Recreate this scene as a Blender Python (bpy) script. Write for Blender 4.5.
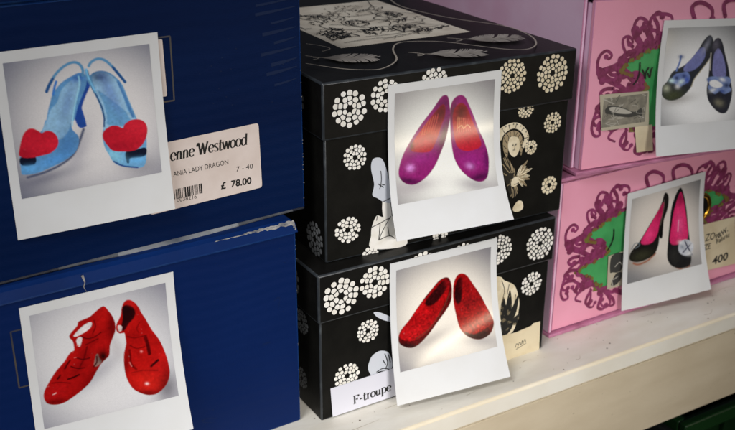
import bpy, bmesh, math, random
import numpy as np
from mathutils import Matrix, Vector
from mathutils.geometry import tessellate_polygon
R = math.radians
scene = bpy.context.scene
for o in list(bpy.data.objects):
    bpy.data.objects.remove(o)
COL = scene.collection

# ------------------------------------------------------------------ camera
cam = bpy.data.cameras.new('camera'); cam_ob = bpy.data.objects.new('camera', cam); COL.objects.link(cam_ob)
cam.sensor_width = 36.0; cam.lens = 48.78; cam.clip_start = .02; cam.clip_end = 50
YAW, PITCH, ROLL = -.53577, 1.174167, .0026
cam_ob.matrix_world = Matrix.Translation((-0.26953, -0.51721, 0.40064)) @ Matrix.Rotation(YAW, 4, 'Z') @ Matrix.Rotation(PITCH, 4, 'X') @ Matrix.Rotation(ROLL, 4, 'Z')
cam.dof.use_dof = True; cam.dof.focus_distance = .62; cam.dof.aperture_fstop = 16
scene.camera = cam_ob
scene.render.resolution_x = 1024; scene.render.resolution_y = 599

# ------------------------------------------------------------------ light
world = bpy.data.worlds.new('World'); scene.world = world; world.use_nodes = True
bg = world.node_tree.nodes['Background']; bg.inputs[0].default_value = (.75, .8, 1.0, 1); bg.inputs[1].default_value = .068

def area(name, loc, target, sx, sy, power, col, spread=180, roll=0):
    l = bpy.data.lights.new(name, 'AREA'); l.shape = 'RECTANGLE'; l.size = sx; l.size_y = sy; l.energy = power; l.color = col; l.spread = R(spread)
    o = bpy.data.objects.new(name, l); COL.objects.link(o)
    d = Vector(target) - Vector(loc)
    o.matrix_world = Matrix.Translation(loc) @ d.to_track_quat('-Z', 'Y').to_matrix().to_4x4() @ Matrix.Rotation(R(roll), 4, 'Z')
    return o
area('key_light', (-.12, -1.3, .48), (.035, 0, 0), .42, .32, .72, (1.0, .965, .93), 33)  # unseen front key lamp, cone narrowed so the outer corners fall darker
area('overhead_fill', (-.95, -.55, 1.25), (.04, 0, .07), .7, .5, 1.22, (.97, .975, 1.0), 48)  # unseen lamp added to brighten the upward faces and left sides
area('glare_strip', (.67, -1.0, -.02), (.11, 0, .10), .5, .022, .85, (1.0, .87, .62), 180, 25)  # unseen low strip, added to draw glare streaks on the curled prints

scene.view_settings.view_transform = 'Standard'; scene.view_settings.look = 'None'
scene.view_settings.exposure = 0; scene.view_settings.gamma = 1

# ------------------------------------------------------------------ materials
def lin(c):
    c = np.array(c, float) / 255
    return tuple(np.where(c <= .04045, c / 12.92, ((c + .055) / 1.055) ** 2.4)) + (1,)
def mat(name, col, rough=.5, spec=.5, col2=None, scale=40, detail=4, bump=0, bscale=300, coat=0, stretch=(1, 1, 1), lo=.4, hi=.6, metal=0, ridge=0):
    m = bpy.data.materials.new(name); m.use_nodes = True
    nt = m.node_tree; b = nt.nodes['Principled BSDF']
    b.inputs['Base Color'].default_value = (*col[:3], 1); b.inputs['Roughness'].default_value = rough
    b.inputs['Specular IOR Level'].default_value = spec; b.inputs['Metallic'].default_value = metal
    b.inputs['Coat Weight'].default_value = coat; b.inputs['Coat Roughness'].default_value = .12
    tc = nt.nodes.new('ShaderNodeTexCoord'); mp = nt.nodes.new('ShaderNodeMapping'); mp.inputs['Scale'].default_value = stretch
    nt.links.new(tc.outputs['Object'], mp.inputs[0])
    if col2 is not None:
        n = nt.nodes.new('ShaderNodeTexNoise'); n.inputs['Scale'].default_value = scale; n.inputs['Detail'].default_value = detail
        nt.links.new(mp.outputs[0], n.inputs['Vector'])
        r = nt.nodes.new('ShaderNodeValToRGB'); r.color_ramp.elements[0].position = lo; r.color_ramp.elements[1].position = hi
        r.color_ramp.elements[0].color = (*col[:3], 1); r.color_ramp.elements[1].color = (*col2[:3], 1)
        nt.links.new(n.outputs['Fac'], r.inputs[0]); nt.links.new(r.outputs[0], b.inputs['Base Color'])
    if bump:
        n2 = nt.nodes.new('ShaderNodeTexNoise'); n2.inputs['Scale'].default_value = bscale; n2.inputs['Detail'].default_value = 3
        nt.links.new(mp.outputs[0], n2.inputs['Vector'])
        bp = nt.nodes.new('ShaderNodeBump'); bp.inputs['Strength'].default_value = bump; bp.inputs['Distance'].default_value = .001
        nt.links.new(n2.outputs['Fac'], bp.inputs['Height']); nt.links.new(bp.outputs[0], b.inputs['Normal'])
    if ridge:                                                    # faint cardboard corrugation under the paper
        wv = nt.nodes.new('ShaderNodeTexWave'); wv.bands_direction = 'Z'; wv.inputs['Scale'].default_value = 42; wv.inputs['Distortion'].default_value = 5; wv.inputs['Detail'].default_value = 2; wv.inputs['Detail Scale'].default_value = .35
        nt.links.new(tc.outputs['Object'], wv.inputs[0])
        b2 = nt.nodes.new('ShaderNodeBump'); b2.inputs['Strength'].default_value = ridge; b2.inputs['Distance'].default_value = .0012
        nt.links.new(wv.outputs['Fac'], b2.inputs['Height']); nt.links.new(b2.outputs[0], b.inputs['Normal'])
        if bump: nt.links.new(bp.outputs[0], b2.inputs['Normal'])
    return m
def mat_attr(name, rough=.3, spec=.5, coat=0):
    m = mat(name, (1, 1, 1), rough, spec, coat=coat)
    nt = m.node_tree; a = nt.nodes.new('ShaderNodeAttribute'); a.attribute_name = 'print'
    nt.links.new(a.outputs['Color'], nt.nodes['Principled BSDF'].inputs['Base Color'])
    return m
M_shelf = mat('shelf_paint', lin((238, 234, 222)), .42, .35, lin((226, 219, 203)), 22, 8, .12, 160, stretch=(1, 3, 1), lo=.35, hi=.75)
M_shelfedge = mat('shelf_edge', lin((238, 228, 206)), .6, .1, lin((230, 218, 192)), 12, 3)
M_apron = mat('apron_paint', lin((208, 194, 168)), .5, .3, lin((196, 181, 154)), 20, 8, .12, 160, stretch=(1, 1, 3), lo=.35, hi=.75)
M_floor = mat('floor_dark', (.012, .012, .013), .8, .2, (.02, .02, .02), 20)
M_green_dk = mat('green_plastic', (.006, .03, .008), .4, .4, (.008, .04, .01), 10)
M_green_rim = mat('green_rim', (.012, .06, .014), .35, .5)
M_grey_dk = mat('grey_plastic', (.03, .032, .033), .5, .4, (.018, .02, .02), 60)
M_blue = mat('blue_paper', (.0015, .0115, .070), .44, .10, (.0026, .016, .092), 9, 6, .12, 520, lo=.3, hi=.75, ridge=.07)
M_blue_u = mat('blue_paper_rubbed', (.0011, .0085, .046), .42, .07, (.0022, .014, .068), 7, 7, .12, 520, stretch=(.6, 1, 3), lo=.3, hi=.8, ridge=.07)
M_blue_lid = mat('blue_lid_paper', (.0035, .022, .115), .45, .06, (.003, .018, .095), 22, 5, .10, 420)
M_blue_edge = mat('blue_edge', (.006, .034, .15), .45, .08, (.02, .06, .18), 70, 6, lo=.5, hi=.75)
M_gold = mat('gold_foil', (.075, .062, .05), .4, .5, (.04, .04, .05), 60)
M_card_worn = mat('worn_cardboard', (.36, .345, .32), .8, .2, (.16, .16, .165), 160)
M_glare_pale = mat('painted_glare', (.24, .25, .26), .5, .3, (.05, .06, .08), 26, 5, stretch=(1, 1, 1), lo=.42, hi=.72)  # brightest tone of the glare painted between the blue boxes
M_black = mat('black_paper', (.0062, .006, .0052), .42, .10, (.0085, .0082, .007), 60, 4, .10, 500)
M_black_lid = mat('black_lid_paper', (.0066, .0062, .0056), .40, .12, (.009, .0086, .0076), 60, 4, .10, 500)
M_black_edge = mat('black_edge', (.022, .026, .03), .4, .5, (.07, .08, .085), 120, 6, lo=.5, hi=.85)
M_ink_white = mat('white_ink', lin((240, 237, 230)), .5, .3, lin((230, 226, 216)), 150)
M_ink_cream = mat('cream_ink', lin((234, 222, 194)), .5, .3, lin((218, 204, 172)), 150)
M_ink_pale = mat('pale_ink', lin((204, 208, 216)), .5, .35)
M_ink_tan = mat('tan_ink', lin((164, 146, 114)), .5, .35)
M_ink_leaf = mat('leaf_ink', (.012, .012, .011), .5, .35, lin((120, 108, 84)), 300, 3, lo=.56, hi=.62)
M_ink_grey = mat('grey_ink', lin((176, 166, 152)), .5, .35)
M_ink_dim = mat('shaded_ink', lin((120, 122, 122)), .45, .4)  # white ink greyed for the side rosettes, shade put into its colour
M_feather = mat('feather_ink', lin((158, 150, 142)), .5, .35, lin((184, 176, 166)), 90)
M_ink_black = mat('black_ink', (.008, .008, .008), .45, .4)
M_panel = mat('lid_panel', lin((244, 234, 214)), .5, .4, lin((226, 214, 194)), 50, 5)
M_pink = mat('pink_paper', lin((242, 168, 192)), .45, .3, lin((234, 156, 178)), 16, 6, .10, 420, lo=.35, hi=.75)
M_pink_side = mat('lilac_paper', lin((240, 202, 226)), .4, .4, lin((234, 186, 212)), 14, 5, .08, 420)
M_pink_edge = mat('pink_edge', lin((196, 128, 160)), .42, .45, lin((150, 84, 112)), 50, 5, lo=.5, hi=.8)
M_maroon = mat('maroon_print', lin((146, 58, 104)), .45, .3, lin((122, 46, 80)), 160, 4)
M_green = mat('green_print', lin((72, 168, 96)), .45, .4, lin((60, 150, 84)), 40, 4)
M_olive = mat('olive_print', lin((112, 112, 48)), .45, .4, lin((124, 84, 50)), 150, 4)
M_brass = mat('brass', lin((214, 160, 60)), .25, .5, metal=1)
M_hole = mat('hole', (.006, .006, .006), .8, .1)
M_label_pink = mat('price_paper', lin((226, 212, 204)), .4, .4, lin((218, 203, 194)), 60)
M_label_white = mat('white_label', lin((214, 214, 224)), .5, .35)
M_label_cream = mat('cream_label', lin((224, 210, 178)), .5, .35, lin((212, 196, 162)), 40)
M_sk_paper = mat('sketch_paper', lin((186, 178, 156)), .5, .3)
M_sk_mid = mat('sketch_grey', lin((146, 140, 126)), .5, .3, lin((122, 118, 106)), 200)
M_sk_dark = mat('sketch_dark', lin((60, 60, 58)), .45, .4)
M_sk_light = mat('sketch_light', lin((184, 180, 168)), .5, .3)
M_photo_card = mat('photo_card', (.72, .73, .735), .30, .3, (.655, .655, .64), 22, 7, .03, 700, lo=.35, hi=.8)
M_picture = mat_attr('photo_print', .12, .42)
M_glare_dark = mat('painted_glare_dark', (.012, .014, .022), .5, .3)
M_blue_crease = mat('blue_crease', (.0075, .019, .062), .5, .2, (.004, .011, .045), 90, 4)
M_mauve = mat('mauve_print', lin((150, 74, 112)), .45, .35)
M_ink_dress = mat('dark_dress_ink', (.022, .019, .014), .5, .3)
M_speck = mat('dirt_speck', lin((110, 98, 80)), .7, .2)
M_speck_pale = mat('scuff', lin((176, 162, 138)), .6, .2)
M_glare_mid = mat('painted_glare_mid', (.085, .09, .10), .5, .3, (.03, .035, .045), 40, 4)
M_blue_soft = mat('blue_soft_crease', (.0035, .015, .060), .45, .2)


# ------------------------------------------------------------------ mesh helpers
def smooth(pts, closed, n=5):
    P = [np.array(p, float) for p in pts]; N = len(P); out = []
    if N < 3: return P
    rng = range(N) if closed else range(N - 1)
    for i in rng:
        if closed: a, b, c, d = P[i - 1], P[i], P[(i + 1) % N], P[(i + 2) % N]
        else: a, b, c, d = P[max(i - 1, 0)], P[i], P[i + 1], P[min(i + 2, N - 1)]
        for k in range(n):
            t = k / n
            out.append(.5 * ((2 * b) + (-a + c) * t + (2 * a - 5 * b + 4 * c - d) * t * t + (-a + 3 * b - 3 * c + d) * t ** 3))
    if not closed: out.append(P[-1])
    return out

class MB:
    """collects shapes and links them as ONE mesh object"""
    def __init__(s): s.bm = bmesh.new(); s.mats = []; s.h = 6e-5
    def mi(s, m):
        if m not in s.mats: s.mats.append(m)
        return s.mats.index(m)
    def box(s, x0, x1, y0, y1, z0, z1, m, bevel=.001, seg=2, edge=None):
        t = bmesh.new()
        bmesh.ops.create_cube(t, size=1)
        for v in t.verts: v.co = Vector(((x0 + x1) / 2 + v.co.x * (x1 - x0), (y0 + y1) / 2 + v.co.y * (y1 - y0), (z0 + z1) / 2 + v.co.z * (z1 - z0)))
        i0 = s.mi(m); i1 = s.mi(edge) if edge else i0
        for f in t.faces: f.material_index = i0
        if bevel:
            r = bmesh.ops.bevel(t, geom=list(t.edges), offset=bevel, segments=seg, affect='EDGES', profile=.5)
            for f in r['faces']: f.material_index = i1; f.smooth = True
        s.merge(t)
    def merge(s, t):
        t.verts.ensure_lookup_table(); mp = {v: s.bm.verts.new(v.co) for v in t.verts}
        for f in t.faces:
            nf = s.bm.faces.new([mp[v] for v in f.verts]); nf.material_index = f.material_index; nf.smooth = f.smooth
        t.free()
    def hex(s, c, m):     # eight corners: bottom four then top four
        v = [s.bm.verts.new(p) for p in c]; i = s.mi(m)
        for q in ((3, 2, 1, 0), (4, 5, 6, 7), (0, 1, 5, 4), (1, 2, 6, 5), (2, 3, 7, 6), (3, 0, 4, 7)):
            s.bm.faces.new([v[k] for k in q]).material_index = i
    # flat printed shapes on a panel: P maps panel (a, b, h) to a point
    def poly(s, pts, m, P, sm=True, n=4, dh=3e-6):
        pts = smooth(pts, True, n) if sm else pts
        s.h += dh; i = s.mi(m)
        v = [s.bm.verts.new(P(p[0], p[1], s.h)) for p in pts]
        for tri in tessellate_polygon([[Vector((p[0], p[1], 0)) for p in pts]]):
            try: s.bm.faces.new([v[k] for k in tri]).material_index = i
            except ValueError: pass
    def disc(s, a, b, ra, rb, ang, m, P, n=10):
        ca, sa = math.cos(ang), math.sin(ang)
        s.poly([(a + ca * ra * math.cos(t) - sa * rb * math.sin(t), b + sa * ra * math.cos(t) + ca * rb * math.sin(t)) for t in [2 * math.pi * k / n for k in range(n)]], m, P, sm=False, dh=6e-8)
    def stroke(s, pts, w, m, P, taper=0, sm=True, contrast=None, n=5, caps=True):
        pts = smooth(pts, False, n) if sm else [np.array(p, float) for p in pts]
        s.h += 2e-6; i = s.mi(m); N = len(pts); L = []
        for k, p in enumerate(pts):
            d = pts[min(k + 1, N - 1)] - pts[max(k - 1, 0)]; l = np.linalg.norm(d) or 1; d = d / l
            nn = np.array((-d[1], d[0])); t = k / (N - 1)
            ww = w * (1 - taper * max(0, t - .3) / .7)
            if contrast: ww = contrast + (w - contrast) * abs(d[1]) ** 1.5
            L.append((p + nn * ww / 2, p - nn * ww / 2))
        vs = [(s.bm.verts.new(P(a[0], a[1], s.h + k * 4e-8)), s.bm.verts.new(P(b[0], b[1], s.h + k * 4e-8))) for k, (a, b) in enumerate(L)]
        for (a, b), (c, d) in zip(vs, vs[1:]): s.bm.faces.new((a, b, d, c)).material_index = i
        if caps and w > .0012 and not contrast:
            for p, ww in ((pts[0], w), (pts[-1], w * (1 - taper))): s.disc(p[0], p[1], ww / 2, ww / 2, 0, m, P, 12)
    def text(s, txt, p0, p1, h, m, P, bold=0.0, shear=0):
        c = bpy.data.curves.new('t', 'FONT'); c.body = txt; c.offset = bold; c.shear = shear; c.resolution_u = 4
        o = bpy.data.objects.new('t', c); COL.objects.link(o); bpy.context.view_layer.update()
        me = bpy.data.meshes.new_from_object(o.evaluated_get(bpy.context.evaluated_depsgraph_get()))
        xs = [v.co.x for v in me.vertices]; ys = [v.co.y for v in me.vertices]; x0, x1, y1 = min(xs), max(xs), max(ys)
        p0, p1 = np.array(p0), np.array(p1); d = p1 - p0; l = np.linalg.norm(d); d = d / l; nn = np.array((-d[1], d[0]))
        s.h += 3e-6; i = s.mi(m)
        vs = []
        for v in me.vertices:
            q = p0 + d * (v.co.x - x0) / (x1 - x0) * l + nn * v.co.y / y1 * h
            vs.append(s.bm.verts.new(P(q[0], q[1], s.h)))
        for f in me.polygons:
            try: s.bm.faces.new([vs[k] for k in f.vertices]).material_index = i
            except ValueError: pass
        bpy.data.objects.remove(o); bpy.data.curves.remove(c); bpy.data.meshes.remove(me)
    def build(s, name, parent=None, loc=(0, 0, 0)):
        me = bpy.data.meshes.new(name); s.bm.to_mesh(me); s.bm.free()
        for m in s.mats: me.materials.append(m)
        o = bpy.data.objects.new(name, me); COL.objects.link(o); o.location = loc
        if parent: o.parent = parent
        return o
def thing(name, label, cat, loc, rz=0, group=None):
    o = bpy.data.objects.new(name, None); COL.objects.link(o); o.empty_display_size = .03
    o.location = loc; o.rotation_euler = (0, 0, rz); o['label'] = label; o['category'] = cat
    if group: o['group'] = group
    return o
def front(y=0.): return lambda a, b, h: (a, y - h, b)            # a panel facing the viewer
def side(x=0.): return lambda a, b, h: (x - h, a, b)             # the left flank of a box, a runs back
def lidtop(z): return lambda a, b, h: (a, b, z + h)

# serif letters drawn as thick and thin pen strokes
GL = {
 'e': (.43, [[(.04, .27), (.36, .28), (.35, .4), (.22, .5), (.08, .42), (.03, .25), (.08, .08), (.22, 0), (.37, .1)]]),
 'n': (.5, [[(.09, 0), (.09, .48)], [(.09, .34), (.2, .49), (.32, .45), (.36, .32), (.36, 0)], [(0, .01), (.19, .01)], [(.27, .01), (.46, .01)], [(0, .47), (.1, .47)]]),
 'W': (.90, [[(-.02, .54), (-.01, .66), (.06, .74), (.13, .6), (.26, 0)], [(.26, 0), (.42, .64)], [(.38, .7), (.44, .6), (.58, 0)], [(.58, 0), (.8, .74)]]),
 's': (.36, [[(.31, .42), (.2, .5), (.07, .42), (.1, .31), (.26, .2), (.31, .08), (.17, 0), (.03, .08)]]),
 't': (.33, [[(.15, .66), (.13, .1), (.2, 0), (.31, .06)], [(.02, .48), (.29, .48)]]),
 'w': (.62, [[(.0, .5), (.16, 0)], [(.16, 0), (.3, .46)], [(.28, .5), (.45, 0)], [(.45, 0), (.58, .5)]]),
 'o': (.46, [[(.22, .5), (.08, .42), (.03, .25), (.08, .08), (.22, 0), (.36, .08), (.41, .25), (.36, .42), (.22, .5)]]),
 'd': (.52, [[(.4, .4), (.22, .5), (.08, .42), (.03, .25), (.08, .08), (.22, 0), (.4, .12)], [(.4, .74), (.4, 0)], [(.3, .73), (.4, .73)], [(.4, .01), (.5, .01)]]),
 'F': (.58, [[(.14, 0), (.14, .7)], [(.02, .69), (.5, .69)], [(.14, .37), (.36, .37)], [(.02, .01), (.28, .01)], [(.5, .7), (.5, .54)], [(.36, .45), (.36, .28)]]),
 '-': (.32, [[(.04, .24), (.27, .26)]]),
 'r': (.36, [[(.1, .48), (.1, 0)], [(.1, .34), (.19, .48), (.31, .46)], [(.0, .01), (.2, .01)], [(.0, .47), (.1, .47)]]),
 'u': (.52, [[(.09, .48), (.09, .12), (.18, 0), (.32, .1), (.37, .2)], [(.37, .48), (.37, 0)], [(.0, .47), (.1, .47)], [(.37, .01), (.47, .01)]]),
 'p': (.5, [[(.1, .48), (.1, -.24)], [(.1, .4), (.22, .5), (.38, .42), (.42, .25), (.38, .08), (.22, 0), (.1, .1)], [(0, -.23), (.2, -.23)], [(.0, .47), (.1, .47)]]),
 ' ': (.22, []),
}
def pen_text(mb, txt, p0, p1, h, m, P, thick=.12, thin=.035, slant=0):
    W = sum(GL[c][0] for c in txt); p0, p1 = np.array(p0), np.array(p1); d = p1 - p0; l = np.linalg.norm(d); d = d / l; nn = np.array((-d[1], d[0])); sx = l / W
    x = 0
    for c in txt:
        for st in GL[c][1]:
            pts = [p0 + d * ((x + a + slant * b) * sx) + nn * (b / .72 * h) for a, b in st]
            mb.stroke(pts, thick * h / .72, m, P, sm=len(pts) > 2, contrast=(thin if c != '-' else thick * .8) * h / .72)
        x += GL[c][0]

def clip_half(poly, m, n):                                     # keep the side of a convex polygon where (p - m).n < 0
    out = []
    for i in range(len(poly)):
        p, q = poly[i], poly[(i + 1) % len(poly)]; dp, dq = (p - m) @ n, (q - m) @ n
        if dp < 0: out.append(p)
        if (dp < 0) != (dq < 0): out.append(p + (q - p) * dp / (dp - dq))
    return out
def rosette(mb, x, z, r, kind, m, P, rnd):
    # a round cluster of little white pebbles packed round a dark middle
    rings = {0: [(.31, 6), (.58, 10), (.87, 14)], 1: [(.24, 6), (.47, 10), (.69, 14), (.91, 18)], 2: [(.33, 6), (.61, 10), (.88, 14)], 3: [(.42, 6), (.8, 11)]}[kind]
    step = 1 / (len(rings) + .45); S = [np.array((rnd.uniform(-.05, .05), rnd.uniform(-.05, .05)))]
    for q, n in rings:
        ph = rnd.random() * 6
        for k in range(n):
            t = ph + 2 * math.pi * (k + rnd.uniform(-.16, .16)) / n; qq = q * rnd.uniform(.95, 1.05); S.append(np.array((qq * math.cos(t), qq * math.sin(t))))
    for i, c in enumerate(S):
        if i == 0: continue
        own = step * rnd.uniform(.50, .58); a0 = math.atan2(c[1], c[0]); own_t = own * 1.05
        poly = [c + own * math.cos(2 * math.pi * j / 16) * np.array((math.cos(a0), math.sin(a0))) + own_t * math.sin(2 * math.pi * j / 16) * np.array((-math.sin(a0), math.cos(a0))) for j in range(16)]
        for j, d in enumerate(S):
            if j == i or np.linalg.norm(d - c) > .6: continue
            g = d - c; l = np.linalg.norm(g); poly = clip_half(poly, (c + d) / 2 - g / l * (.024 if j else .04), g / l)
            if len(poly) < 3: break
        if len(poly) < 3: continue
        for _ in range(2):
            poly = [w for p, q in zip(poly, poly[1:] + poly[:1]) for w in (p * .78 + q * .22, p * .22 + q * .78)]
        mb.poly([(x + p[0] * r, z + p[1] * r) for p in poly], m, P, sm=False, dh=6e-8)
    mb.h += 3e-6

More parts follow.
